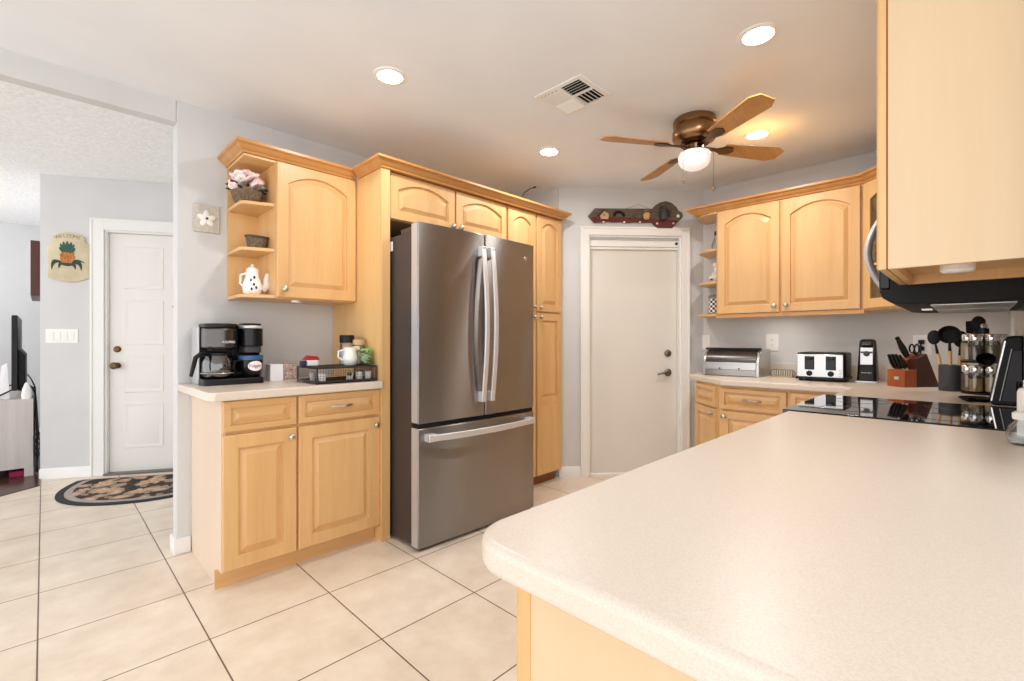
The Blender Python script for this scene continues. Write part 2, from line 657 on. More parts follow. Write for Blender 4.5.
def wall_frame(p, q):
    a = math.atan2(q[1] - p[1], q[0] - p[0])
    return a, math.hypot(q[0] - p[0], q[1] - p[1])


def wall_with_opening(name, p, q, z1, s0, s1, zt, th=0.1, ext=0.0):
    a, L = wall_frame(p, q)
    m = MB()
    m.box(0, s0, 0, th, 0, z1)
    m.box(s1, L + ext, 0, th, 0, z1)
    m.box(s0, s1, 0, th, zt, z1)
    o = m.build(name, M['wall'], smooth=0)
    o.location = (p[0], p[1], 0)
    o.rotation_euler = (0, 0, a)
    return struct(o), a, L


def casing(name, p, a, s0, s1, zt, wd=0.07, th=0.1, t=0.016, wr=None):
    """Door casing with a stepped face, and the jamb lining behind it."""
    m = MB()
    wr = wr or wd
    m.box(s0 - wd, s0, -t, 0, 0, zt + wd)
    m.box(s1, s1 + wr, -t, 0, 0, zt + wd)
    m.box(s0, s1, -t, 0, zt, zt + wd)
    m.box(s0 - wd, s0 - wd + 0.016, -t - 0.006, -t, 0, zt + wd)
    m.box(s1 + wr - 0.016, s1 + wr, -t - 0.006, -t, 0, zt + wd)
    m.box(s0 - wd, s1 + wr, -t - 0.006, -t, zt + wd - 0.016, zt + wd)
    m.box(s0, s0 + 0.014, 0, th, 0, zt)
    m.box(s1 - 0.014, s1, 0, th, 0, zt)
    m.box(s0, s1, 0, th, zt - 0.014, zt)
    o = m.build(name, M['trim'], bev=0.002)
    o.location = (p[0], p[1], 0)
    o.rotation_euler = (0, 0, a)
    return struct(o)


# diagonal pantry wall
PP, PQ = (3.04, 2.47), (3.955, 1.66)
_, PA, PL = wall_with_opening('wall_pantry', PP, PQ, H_C, 0.25, 1.047, 2.025, ext=0.03)
casing('trim_1', PP, PA, 0.25, 1.047, 2.025, 0.07)
d1 = thing('door_1', None, None, (PP[0], PP[1], 0), PA)
struct(d1, 'flat white pantry door with dark lever and deadbolt')
MB().box(0.266, 1.031, 0.055, 0.092, 0.01, 2.005).build('slab', M['pantry_door'], d1, bev=0.002)
b = MB().box(0.264, 1.033, 0.018, 0.054, 1.935, 1.988)
b.box(0.264, 1.033, 0.03, 0.054, 1.915, 1.935)
b.build('head_bar', M['trim'], d1, bev=0.004)
MB().lathe([(0.012, 0.0), (0.012, -0.006), (0.0, -0.007)], (1.013, 0.018, 1.965), 'y', 12).build('screw_cap', M['black_matte'], d1)
m = MB().lathe([(0.028, 0.055), (0.03, 0.045), (0.026, 0.036), (0.014, 0.03), (0.0, 0.03)], (0.952, 0, 1.03), 'y', 20)
m.build('deadbolt', M['pewter'], d1)
m = MB().lathe([(0.031, 0.055), (0.032, 0.047), (0.026, 0.04), (0.012, 0.036), (0.011, 0.01), (0.0, 0.008)], (0.952, 0, 0.865), 'y', 20)
m.tube([(0.952, 0.014, 0.865), (0.925, 0.01, 0.868), (0.89, 0.012, 0.862), (0.85, 0.014, 0.853)], [0.011, 0.010, 0.009, 0.008], 10)
m.build('lever_handle', M['pewter'], d1)

# entry wall with the front door
EP, EQ = (-0.02, 5.45), (1.45, 4.601)
_, EA, EL = wall_with_opening('wall_entry', EP, EQ, 2.51, 0.445, 1.375, 2.075, ext=0.1)
casing('trim_2', EP, EA, 0.445, 1.375, 2.075, 0.095)
d2 = thing('door_2', None, None, (EP[0], EP[1], 0), EA)
struct(d2, 'white panelled front door with brass knob and deadbolt')
dw = 0.898
slab = MB()
slab.box(0.461, 1.359, 0.04, 0.08, 0.012, 2.058)
slab.build('slab', M['door_white'], d2)


def door_panel(x0, x1, z0, z1, y):
    m = MB()
    R = []
    for i, yy in ((0.0, y), (0.004, y - 0.006), (0.018, y - 0.006), (0.03, y + 0.0), (0.034, y - 0.0005), (0.055, y - 0.005)):
        R.append([(x0 + i, yy, z0 + i), (x1 - i, yy, z0 + i), (x1 - i, yy, z1 - i), (x0 + i, yy, z1 - i)])
    return m.rings(R)


for c0 in (0.565, 0.965):
    for z0, z1 in ((0.21, 0.60), (0.69, 1.02), (1.10, 1.49), (1.585, 1.95)):
        door_panel(c0, c0 + 0.295, z0, z1, 0.0405).build('door_panel', M['door_white'], d2)
m = MB().lathe([(0.026, 0.04), (0.026, 0.034), (0.011, 0.03), (0.011, 0.0), (0.026, -0.008), (0.03, -0.02), (0.024, -0.032), (0.0, -0.036)], (0.518, 0, 0.925), 'y', 20)
m.build('door_knob', M['brass_dark'], d2)
MB().lathe([(0.027, 0.04), (0.027, 0.03), (0.02, 0.02), (0.0, 0.02)], (0.518, 0, 1.065), 'y', 20).build('deadbolt', M['brass_dark'], d2)
MB().lathe([(0.013, 0.04), (0.012, 0.033), (0.0, 0.033)], (0.94, 0, 1.437), 'y', 14).build('peephole', M['brass_dark'], d2)
MB().box(0.445, 1.375, -0.03, 0.10, 0.0, 0.014).build('threshold', M['pewter'], d2, bev=0.003)

struct(MB().box(-0.02, 0.08, 5.46, 8.0, 0, 2.51).build('wall_living_side', M['wall'], smooth=0))
struct(MB().box(-3.2, 0.08, 8.0, 8.1, 0, 2.51).build('wall_living_far', M['wall'], smooth=0))
struct(MB().box(1.50, 1.60, WY + 0.10, 4.6, 0, 2.51).build('wall_entry_side', M['wall'], smooth=0))


def baseboard(name, p, q, h=0.085, t=0.014):
    a, L = wall_frame(p, q)
    m = MB().prism([(0, 0), (-t, 0), (-t, h - 0.012), (-t * 0.4, h), (0, h)], 0, L, 'yz')
    o = m.build(name, M['trim'])
    o.location = (p[0], p[1], 0)
    o.rotation_euler = (0, 0, a)
    return struct(o)


def along(p, a, s):
    return (p[0] + math.cos(a) * s, p[1] + math.sin(a) * s)


baseboard('baseboard_entry', EP, along(EP, EA, 0.35))
baseboard('baseboard_pantry', PP, along(PP, PA, 0.18))
baseboard('baseboard_pantry', along(PP, PA, 1.117), along(PP, PA, PL))
bb = MB().prism([(0.486, 3.12), (0.486, 3.006), (0.562, 3.006), (0.562, 3.02), (0.50, 3.02), (0.50, 3.12)], 0, 0.085)
struct(bb.build('baseboard_back', M['trim'], bev=0.003))
baseboard('baseboard_living', (-3.2, 8.0), (-0.02, 8.0))

# ------------------------------------------------------------------ cabinets along the back wall
CROWN = [(-0.05, 0), (0.006, 0), (0.010, 0.010), (0.024, 0.020), (0.034, 0.034), (0.044, 0.038), (0.048, 0.042), (0.048, 0.055), (-0.05, 0.055)]


def add_front(root, name, x, z, w, h, arch=0.0, y=0.0, knob=None, pull=False, m='maple', **k):
    o = panel_front(w, h, arch, **k).move(x, y, z).build(name, M[m], root, smooth=9)
    if knob:
        knob_mb(x + knob[0], z + knob[1], y - 0.02).build('knob', M['nickel'], o)
    if pull:
        pull_mb(x + w / 2, z + h / 2, y - 0.02).build('handle', M['nickel'], o)
    return o


# base cabinet under the coffee maker
r = thing('base_cabinet', 'honey maple base cabinet with two doors below the coffee maker counter', 'cabinet', (0.565, 2.42, 0))
W = 0.7815
MB().box(0.018, W, 0, 0.598, 0.085, 0.868).build('carcass', M['maple'], r, bev=0.001)
MB().prism([(0.598, 0), (0.598, 0.868), (-0.004, 0.868), (-0.004, 0.085), (0.058, 0.085), (0.058, 0)], 0, 0.018, 'yz').build('side_panel', M['pale_panel'], r, bev=0.001)
MB().box(-0.014, W, 0.044, 0.058, 0, 0.085).build('toe_kick', M['maple_x'], r)
add_front(r, 'drawer', 0.004, 0.722, 0.322, 0.142, ms=0.032, mb=0.03, mt=0.03, m='maple_x')
add_front(r, 'drawer', 0.336, 0.722, 0.448, 0.142, ms=0.032, mb=0.03, mt=0.03, pull=True, m='maple_x')
add_front(r, 'door', 0.004, 0.09, 0.322, 0.618, ms=0.062, mb=0.062, mt=0.062, knob=(0.292, 0.575))
add_front(r, 'door', 0.336, 0.09, 0.448, 0.618, ms=0.066, mb=0.062, mt=0.062, knob=(0.418, 0.575))

t = MB().prism([(0.503, 3.018), (0.503, 2.40), (0.53, 2.362), (1.347, 2.362), (1.347, 3.018)], 0.87, 0.91)
tag(t.build('countertop', M['counter'], bev=0.006, seg=3), 'small cream countertop under the coffee maker beside the refrigerator', 'countertop')

# tall panel between counter and refrigerator
r = thing('tall_end_panel', 'tall honey maple panel standing between small counter and refrigerator', 'panel', (1.35, 2.38, 0))
MB().box(0.0, 0.02, 0.018, 0.638, 0, 2.12).build('side_board', M['maple_side'], r, bev=0.001)
MB().box(-0.002, 0.052, 0, 0.018, 0, 2.12).build('front_stile', M['maple'], r, bev=0.0015)

# wall cabinet with the open corner shelves
r = thing('wall_cabinet', 'honey maple wall cabinet with arched door and open shelves at its left end', 'cabinet', (0.735, 2.70, 1.37))
MB().box(0.152, 0.6148, 0, 0.318, 0, 0.75).build('carcass', M['maple'], r, bev=0.001)
MB().box(0.0, 0.152, 0.306, 0.318, 0, 0.75).build('back_panel', M['maple_side'], r)
SH = [(0, 0.306), (0, 0.075), (0.02, 0.05), (0.152, 0.006), (0.152, 0.306)]
for z0, z1 in ((0.0, 0.018), (0.252, 0.27), (0.498, 0.516), (0.735, 0.75)):
    MB().prism(SH if z1 < 0.7 else [(0, 0.306), (0, 0.0), (0.152, 0.0), (0.152, 0.306)], z0, z1).build('shelf', M['maple_x'], r, bev=0.002)
add_front(r, 'door', 0.158, 0.006, 0.452, 0.738, arch=0.06, knob=(0.035, 0.045))
cr = sweep([(0, 0.318), (0, -0.002), (0.6148, -0.002)], [(o, 0.7505 + z) for o, z in CROWN])
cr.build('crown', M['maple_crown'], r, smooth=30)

# cabinet above the refrigerator
r = thing('wall_cabinet', 'low maple cabinet with two arched doors above the refrigerator', 'cabinet', (1.402, 2.42, 1.845))
MB().box(0.0, 0.962, 0, 0.598, 0, 0.275).build('carcass', M['maple'], r, bev=0.001)
add_front(r, 'door', 0.016, 0.003, 0.470, 0.268, arch=0.05, ms=0.05, mb=0.05, mt=0.04, knob=(0.445, 0.028))
add_front(r, 'door', 0.500, 0.003, 0.458, 0.268, arch=0.05, ms=0.05, mb=0.05, mt=0.04, knob=(0.025, 0.028))

# tall pantry cabinet
r = thing('pantry_cabinet', 'tall narrow maple cabinet with four doors right of the refrigerator', 'cabinet', (2.366, 2.42, 0))
MB().box(0.0, 0.616, 0, 0.598, 0.085, 2.12).build('carcass', M['maple'], r, bev=0.001)
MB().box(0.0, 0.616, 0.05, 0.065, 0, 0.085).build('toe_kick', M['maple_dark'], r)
for x, kx in ((0.011, 0.27), (0.326, 0.028)):
    add_front(r, 'door', x, 1.366, 0.298, 0.75, arch=0.045, ms=0.055, knob=(kx, 0.03))
    d = add_front(r, 'door', x, 0.09, 0.298, 1.262, ms=0.055, mb=0.6, mt=0.055, knob=(kx, 1.23))
    lo = panel_front(0.298 - 0.11 + 0.02, 0.47, 0, t=0.0005, ms=0.004, mb=0.004, mt=0.004)
    lo.move(x + 0.045, -0.0201, 0.09 + 0.06).build('lower_panel', M['maple'], d, smooth=9)
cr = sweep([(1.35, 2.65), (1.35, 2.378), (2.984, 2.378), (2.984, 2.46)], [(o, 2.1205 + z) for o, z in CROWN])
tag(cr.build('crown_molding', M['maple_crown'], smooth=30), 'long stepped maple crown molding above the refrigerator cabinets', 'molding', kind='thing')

# ------------------------------------------------------------------ refrigerator
r = thing('refrigerator', 'stainless french door refrigerator with bottom freezer drawer', 'refrigerator', (1.412, 2.10, 0))
FW = 0.922
MB().box(0.004, FW - 0.004, 0.082, 0.72, 0.025, 1.735).build('case', M['fridge_case'], r, bev=0.004)
MB().box(0.02, FW - 0.02, 0.03, 0.082, 0.006, 0.03).build('kick_grille', M['black_matte'], r)
for x in (0.06, FW - 0.06):
    MB().lathe([(0.02, 0.0), (0.02, 0.026)], (x, 0.14, 0), 'z', 12).build('leveling_foot', M['black'], r)
    MB().box(x - 0.05, x + 0.05, 0.03, 0.2, 1.735, 1.765).build('hinge_cover', M['fridge_case'], r, bev=0.004)


def bowed(x0, x1, z0, z1, bow=0.014, d=0.076):
    pts = [(x1, d), (x0, d)]
    for k in range(13):
        x = x0 + (x1 - x0) * k / 12
        q = (x - FW / 2) / (FW / 2)
        pts.append((x, bow * q * q))
    return MB().prism(pts, z0, z1)


def vbar(x, z0, z1, w=0.032):
    """Bowed vertical bar handle with two end brackets."""
    m = MB()
    rings = []
    for k in range(17):
        t = k / 16
        y = -0.034 - 0.034 * math.sin(PI * t)
        z = z0 + (z1 - z0) * t
        rings.append([(x - w / 2, y, z), (x + w / 2, y, z), (x + w / 2, y + 0.014, z), (x - w / 2, y + 0.014, z)])
    m.rings(rings)
    for z in (z0, z1 - 0.06):
        m.box(x - w / 2 - 0.001, x + w / 2 + 0.001, -0.036, 0.004, z, z + 0.06)
    return m


SPLIT = 0.468
dl = bowed(0, SPLIT - 0.003, 0.690, 1.780).build('door', M['steel'], r, bev=0.006, seg=3)
vbar(SPLIT - 0.036, 0.775, 1.70).build('handle', M['handle'], dl, bev=0.004)
dr = bowed(SPLIT + 0.003, FW, 0.690, 1.780).build('door', M['steel'], r, bev=0.006, seg=3)
vbar(SPLIT + 0.036, 0.775, 1.70).build('handle', M['handle'], dr, bev=0.004)
MB().box(-0.0015, 0.0, 0.020, 0.074, 0.696, 1.774).build('side_edge', M['silver_plastic'], dl)
MB().lathe([(0.014, 0.008), (0.014, 0.0045), (0.011, 0.003), (0.0, 0.003)], (FW - 0.095, 0, 1.68), 'y', 20).build('emblem', M['chrome'], dr)
fd = bowed(0, FW, 0.018, 0.664).build('freezer_drawer', M['steel'], r, bev=0.006, seg=3)
MB().box(-0.0015, 0.0, 0.020, 0.074, 0.024, 0.666).build('side_edge', M['silver_plastic'], fd)
m = MB()
rings = []
for k in range(21):
    t = k / 20
    x = 0.04 + (FW - 0.08) * t
    y = -0.03 - 0.045 * math.sin(PI * t) ** 0.8
    rings.append([(x, y, 0.595), (x, y, 0.631), (x, y + 0.014, 0.631), (x, y + 0.014, 0.595)])
m.rings(rings)
for x in (0.04, FW - 0.095):
    m.box(x, x + 0.055, -0.034, 0.02, 0.593, 0.633)
m.build('handle', M['handle'], fd, bev=0.004)
MB().box(0.0022, 0.0045, 0.275, 0.345, 1.655, 1.71).build('sticker', M['paper'], r)
MB().box(0.01, FW - 0.01, 0.02, 0.08, 0.664, 0.690).build('gasket', M['black_matte'], r)

# ------------------------------------------------------------------ right wall: counters, base and wall cabinets
CZ = 0.87
r = thing('base_cabinet', 'maple base cabinets with drawers below the bread box counter', 'cabinet', (3.325, 1.27, 0), -PI / 2)
MB().box(0, 0.76, 0, 0.63, 0.085, CZ - 0.04).build('carcass', M['maple'], r, bev=0.001)
MB().box(0, 0.76, 0.05, 0.065, 0, 0.085).build('toe_kick', M['maple_x'], r)
add_front(r, 'drawer', 0.014, 0.668, 0.41, 0.145, ms=0.03, mb=0.028, mt=0.028, pull=True, m='maple_x')
add_front(r, 'drawer', 0.444, 0.668, 0.30, 0.145, ms=0.03, mb=0.028, mt=0.028, m='maple_x')
add_front(r, 'door', 0.014, 0.09, 0.41, 0.565, knob=(0.03, 0.53))
add_front(r, 'door', 0.444, 0.09, 0.30, 0.565, knob=(0.27, 0.53))

ang = math.atan2(1.27 - 1.55, 3.325 - 3.605)
r = thing('base_cabinet', 'narrow angled maple base cabinet at the end nearest the pantry door', 'cabinet', (3.605, 1.55, 0), ang + PI + PI)
# angled face runs from (3.605,1.55) to (3.325,1.27); local x along the face, local y into the cabinet
ca, sa = math.cos(ang), math.sin(ang)


def to_local(x, y):
    dx, dy = x - 3.605, y - 1.55
    return (ca * dx + sa * dy, -sa * dx + ca * dy)


poly = [to_local(*p) for p in ((3.605, 1.55), (3.325, 1.271), (3.95, 1.271), (3.95, 1.55))]
MB().prism(poly, 0.085, CZ - 0.04).build('carcass', M['maple'], r, bev=0.001)
poly = [to_local(*p) for p in ((3.66, 1.55), (3.375, 1.275), (3.9, 1.275), (3.9, 1.55))]
MB().prism(poly, 0, 0.085).build('toe_kick', M['maple_x'], r)
FL = math.hypot(0.28, 0.28)
add_front(r, 'drawer', 0.02, 0.668, FL - 0.05, 0.145, ms=0.03, mb=0.028, mt=0.028, m='maple_x')
add_front(r, 'door', 0.02, 0.09, FL - 0.05, 0.565, knob=(FL - 0.08, 0.53))

t = MB().prism([(2.722, WC + 0.002), (WX - 0.002, WC + 0.002), (WX - 0.002, 1.625), (3.64, 1.625), (3.285, 1.245), (3.285, 0.53), (3.26, 0.505), (2.722, 0.505)], CZ - 0.04, CZ)
tag(t.build('countertop', M['counter'], bev=0.008, seg=3), 'cream L shaped corner countertop along the wall holding the toaster', 'countertop')
t = MB().box(WX - 0.02, WX - 0.002, WC + 0.022, 1.625, CZ, CZ + 0.10)
tag(t.build('backsplash', M['counter'], bev=0.003), 'low cream backsplash strip on the wall behind toaster and bread box', 'backsplash')
t = MB().box(2.965, WX - 0.002, WC + 0.002, WC + 0.02, CZ, CZ + 0.10)
tag(t.build('backsplash', M['counter'], bev=0.003), 'low cream backsplash strip on the wall behind the spice rack', 'backsplash')

r = thing('base_cabinet', 'maple corner base cabinet right of the cooktop under the spice jars', 'cabinet', (3.32, 0.47, 0), PI)
MB().box(0, 0.598, 0, 0.6, 0.085, CZ - 0.04).build('carcass', M['maple'], r)
add_front(r, 'door', 0.02, 0.09, 0.5, 0.565, knob=(0.03, 0.53))
add_front(r, 'drawer', 0.02, 0.668, 0.5, 0.145, ms=0.03, mb=0.028, mt=0.028, pull=True, m='maple_x')

# wall cabinet pair above the bread box, with the corner shelves
UZ = 1.33
UH = 0.808
r = thing('wall_cabinet', 'maple wall cabinet with two arched doors and corner shelves above the bread box', 'cabinet', (3.68, 1.425, UZ), -PI / 2)
MB().box(0, 0.925, 0, 0.288, 0.0, UH).build('carcass', M['maple'], r, bev=0.001)
add_front(r, 'door', 0.014, 0.012, 0.43, UH - 0.02, arch=0.06, knob=(0.398, 0.045))
add_front(r, 'door', 0.456, 0.012, 0.45, UH - 0.02, arch=0.06, knob=(0.032, 0.045))
ES = [(0, 0.285), (-0.20, 0.285), (-0.205, 0.17), (-0.18, 0.07), (-0.11, 0.01), (0, -0.012)]
for z0, z1, k in ((0.0, 0.018, 1.0), (0.252, 0.27, 0.92), (0.505, 0.523, 0.92), (UH - 0.016, UH, 1.0)):
    MB().prism([(x * k, y) for x, y in ES], z0, z1).build('shelf', M['maple_x'], r, bev=0.002)
MB().box(0.0, 0.925, -0.012, 0.0, -0.018, 0.008).build('light_rail', M['maple_crown'], r)


def lit_puck(x, y, label):
    p = thing('puck_light', label, 'light', (x, y, UZ - 0.001))
    MB().lathe([(0.032, 0.0), (0.032, -0.012), (0.026, -0.012), (0.026, -0.010), (0.0, -0.010)], n=24).build('housing', M['white'], p)
    MB().lathe([(0.0255, -0.0102), (0.0255, -0.0115), (0.0, -0.0125)], n=24).build('lens', M['puck_lens'], p)
    ld = bpy.data.lights.new('puck_lamp', 'AREA')
    ld.shape = 'DISK'
    ld.size = 0.05
    ld.energy = PUCK_POWER
    ld.color = (1.0, 0.93, 0.83)
    lo = bpy.data.objects.new('puck_lamp', ld)
    COL.objects.link(lo)
    lo.parent = p
    lo.location = (0, 0, -0.014)


lit_puck(3.735, 1.02, 'small lit puck light under the two door cabinet above the toaster')
lit_puck(3.62, 0.14, 'small lit puck light under the corner cabinet near the microwave')

# diagonal corner wall cabinet with glass door
ang = math.atan2(0.16 - 0.50, 3.34 - 3.68)
L = math.hypot(0.34, 0.34)
r = thing('corner_cabinet', 'diagonal maple corner wall cabinet with a glass door behind the microwave handle', 'cabinet', (3.68, 0.498, UZ), ang)
ca, sa = math.cos(ang), math.sin(ang)


def tl2(x, y):
    dx, dy = x - 3.68, y - 0.498
    return (ca * dx + sa * dy, -sa * dx + ca * dy)


bx = [tl2(*p) for p in ((3.68, 0.498), (3.34, 0.16), (3.34, WC + 0.002), (3.968, WC + 0.002), (3.968, 0.498))]
for z0, z1 in ((0, 0.018), (UH / 2, UH / 2 + 0.015), (UH - 0.018, UH)):
    MB().prism(bx, z0, z1).build('shelf', M['maple'], r)
for i in (1, 2, 3, 4):
    p, q = Vector(bx[i]), Vector(bx[(i + 1) % 5])
    d = (q - p).normalized() * 0
    n2 = Vector((-(q - p).y, (q - p).x)).normalized() * 0.012
    c = Vector((0.24, 0.25))
    if (c - p).dot(n2) < 0:
        n2 = -n2
    MB().prism([tuple(p), tuple(q), tuple(q + n2), tuple(p + n2)], 0.018, UH - 0.018).build('side_board', M['maple_side'], r)
dd = MB()
dd.box(0.01, 0.065, -0.02, 0, 0.012, UH - 0.008)
dd.box(L - 0.065, L - 0.01, -0.02, 0, 0.012, UH - 0.008)
dd.box(0.065, L - 0.065, -0.02, 0, 0.012, 0.07)
arc = [(0.065, UH - 0.008), (0.065, UH - 0.12)]
for k in range(11):
    q = k / 10 * 2 - 1
    arc.append((L / 2 + q * (L / 2 - 0.065), UH - 0.12 + 0.05 * (1 - q * q)))
arc += [(L - 0.065, UH - 0.008)]
dd.prism(arc, -0.02, 0, 'xz')
door = dd.build('door', M['maple'], r, bev=0.001)
MB().box(0.064, L - 0.064, -0.012, -0.009, 0.07, UH - 0.07).build('glass_pane', M['glass'], door)
mm = MB().box(L / 2 - 0.008, L / 2 + 0.008, -0.018, -0.006, 0.07, UH - 0.07)
for z in (0.07 + (UH - 0.18) / 3, 0.07 + (UH - 0.18) * 2 / 3):
    mm.box(0.065, L - 0.065, -0.018, -0.006, z - 0.007, z + 0.007)
mm.build('muntin', M['maple'], door)
knob_mb(L - 0.038, 0.06).build('knob', M['nickel'], door)

# wall cabinets beside and above the microwave
r = thing('wall_cabinet', 'narrow maple wall cabinet between the microwave and the glass corner cabinet', 'cabinet', (3.338, 0.16, UZ), PI)
MB().box(0, 0.515, 0, 0.298, 0, UH).build('carcass', M['maple'], r)
add_front(r, 'door', 0.015, 0.01, 0.485, UH - 0.02, arch=0.06, knob=(0.45, 0.045))
r = thing('wall_cabinet', 'low maple wall cabinet directly above the microwave', 'cabinet', (2.82, 0.16, 1.70), PI)
MB().box(0, 0.778, 0, 0.298, 0, 0.415).build('carcass', M['maple'], r)
add_front(r, 'door', 0.015, 0.01, 0.37, 0.395, arch=0.05, knob=(0.34, 0.03))
add_front(r, 'door', 0.393, 0.01, 0.37, 0.395, arch=0.05, knob=(0.03, 0.03))

r = thing('wall_cabinet', 'pale maple wall cabinet in the near right corner showing its plain side', 'cabinet', (2.035, 0.162, 1.326), PI)
CW = 0.485
MB().box(CW - 0.016, CW, 0.0, 0.30, 0, 0.79).build('end_panel', M['maple_pale'], r, bev=0.001)
cc = MB().box(0.0, 0.016, 0, 0.30, 0, 0.79)
cc.box(0.016, CW - 0.016, 0, 0.30, 0.03, 0.046)
cc.box(0.016, CW - 0.016, 0, 0.016, 0, 0.79)
cc.box(0.016, CW - 0.016, 0.29, 0.30, 0, 0.79)
cc.box(0.016, CW - 0.016, 0, 0.30, 0.774, 0.79)
cc.build('carcass', M['maple'], r)
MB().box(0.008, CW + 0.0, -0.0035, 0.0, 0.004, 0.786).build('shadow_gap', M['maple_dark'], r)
add_front(r, 'door', 0.006, 0.0, CW - 0.006, 0.785, arch=0.06, y=-0.0035, knob=(0.03, 0.045))
tag(MB().lathe([(0.034, 0.030), (0.036, 0.026), (0.036, 0.004), (0.03, 0.0), (0.0, 0.0)], (1.755, 0.035, 1.326), 'z', 28).build('puck_light', M['white'], bev=0.001),
    'white puck light under the pale cabinet side panel', 'light')
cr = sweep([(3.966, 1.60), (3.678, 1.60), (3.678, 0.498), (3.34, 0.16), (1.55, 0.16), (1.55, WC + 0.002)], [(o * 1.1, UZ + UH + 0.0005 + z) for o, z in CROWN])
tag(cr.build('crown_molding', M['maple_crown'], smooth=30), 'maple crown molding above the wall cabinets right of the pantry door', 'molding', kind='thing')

# ------------------------------------------------------------------ peninsula and range
pen = [(2.026, WC + 0.002), (2.026, 0.516)]
rr = 0.075
for k in range(9):
    a = PI / 2 + PI / 2 * k / 8
    pen.append((0.415 + rr + rr * math.cos(a), 0.516 - rr + rr * math.sin(a)))
pen += [(0.415, -0.20), (1.455, -0.20), (1.455, WC + 0.002)]
tag(MB().prism(pen, CZ - 0.042, CZ).build('countertop', M['counter'], bev=0.011, seg=4), 'large cream peninsula countertop with rounded corner in the near right', 'countertop')
r = thing('base_cabinet', 'pale maple peninsula base cabinet with plain end panel below the large counter', 'cabinet', (1.99, 0.435, 0), PI)
W = 1.54
MB().box(0, W - 0.016, 0, 0.56, 0.085, CZ - 0.042).build('carcass', M['maple'], r)
MB().box(W - 0.016, W, 0.02, 0.60, 0.0, CZ - 0.042).build('end_panel', M['maple_pale'], r, bev=0.001)
MB().box(W - 0.018, W + 0.002, 0, 0.022, 0.0, CZ - 0.042).build('end_stile', M['maple'], r, bev=0.001)
MB().box(0, W - 0.03, 0.05, 0.065, 0, 0.085).build('toe_kick', M['maple_x'], r)
for i in range(3):
    x = 0.01 + i * 0.511
    add_front(r, 'drawer', x, 0.665, 0.495, 0.145, ms=0.03, mb=0.028, mt=0.028, pull=True, m='maple_x')
    add_front(r, 'door', x, 0.09, 0.495, 0.56, knob=(0.03, 0.52))

r = thing('range', 'black glass electric cooktop range between peninsula and corner counter', 'range', (2.720, 0.488, 0), PI)
r.scale = (0.966, 1.0, 1.0)
MB().box(0.004, 0.712, 0, 0.60, 0.09, CZ - 0.02).build('body', M['steel_plain'], r)
MB().box(0.0, 0.716, -0.045, 0.61, CZ - 0.012, CZ + 0.004).build('glass_top', M['cooktop'], r, bev=0.002)
o = MB().box(0.01, 0.706, -0.03, 0.0, 0.30, 0.74).build('oven_door', M['black_gloss'], r, bev=0.004)
MB().tube([(0.07, -0.03, 0.70), (0.07, -0.07, 0.70), (0.646, -0.07, 0.70), (0.646, -0.03, 0.70)], 0.011, 10).build('handle', M['steel_plain'], o)
MB().box(0.01, 0.706, -0.03, 0.0, 0.755, CZ - 0.02).build('control_panel', M['steel_plain'], r, bev=0.003)
for i in range(4):
    MB().lathe([(0.02, 0), (0.018, -0.022), (0.0, -0.024)], (0.12 + i * 0.16, -0.03, 0.80), 'y', 16).build('burner_dial', M['black'], r)
MB().box(0.01, 0.706, -0.025, 0.0, 0.10, 0.285).build('storage_drawer', M['steel_plain'], r, bev=0.003)
for x, y, q in ((0.19, 0.13, 0.10), (0.53, 0.13, 0.085), (0.19, 0.42, 0.08), (0.53, 0.42, 0.1)):
    ring = [(x + q * math.cos(2 * PI * k / 40), y + q * math.sin(2 * PI * k / 40), CZ + 0.0041) for k in range(40)]
    MB().tube(ring, 0.0008, 4, closed=True).build('burner_ring', M['dark_grey'], r)

# microwave over the range
r = thing('microwave', 'black over range microwave with curved silver handle under pale cabinet', 'microwave', (2.80, 0.208, 1.262), PI)
MW = 0.755
pts = [(0.340, 0.0), (0.05, 0.0), (0.004, 0.006), (-0.020, 0.024), (-0.030, 0.053), (0.0, 0.0535), (0.0, 0.43), (0.340, 0.43)]
MB().prism(pts, 0.0, MW, 'yz').build('body', M['black_matte'], r, bev=0.003)
o = MB().box(0.19, MW - 0.002, -0.03, 0.0, 0.055, 0.425).move(-0.188, 0, 0).build('door', M['black_gloss'], r, bev=0.006)
hp = []
for k in range(17):
    tt = k / 16
    hp.append((0.0, -0.008 - 0.075 * math.sin(PI * tt), 0.03 + 0.36 * tt))
m = MB()
rings = []
for k, p in enumerate(hp):
    rings.append([(0.585 + 0.017 * math.cos(2 * PI * j / 10), p[1] + 0.013 * math.sin(2 * PI * j / 10), p[2]) for j in range(10)])
m.rings(rings)
m.build('handle', M['handle'], o)
MB().box(0.57, MW - 0.004, -0.03, 0.0, 0.055, 0.425).build('control_panel', M['black_gloss'], r, bev=0.004)
g = MB()
g.box(0.06, 0.34, 0.10, 0.30, -0.006, 0.0)
g.box(0.42, 0.70, 0.10, 0.30, -0.006, 0.0)
g.build('grease_filter', M['steel_plain'], r, bev=0.002)
g = MB()
for i in range(7):
    g.box(0.03, MW - 0.03, 0.325 + i * 0.006, 0.328 + i * 0.006, -0.003, 0.0)
g.build('vent_slots', M['grey'], r)
MB().box(0.35, 0.41, 0.06, 0.09, -0.004, 0.0).build('work_light', M['milk_glass'], r)

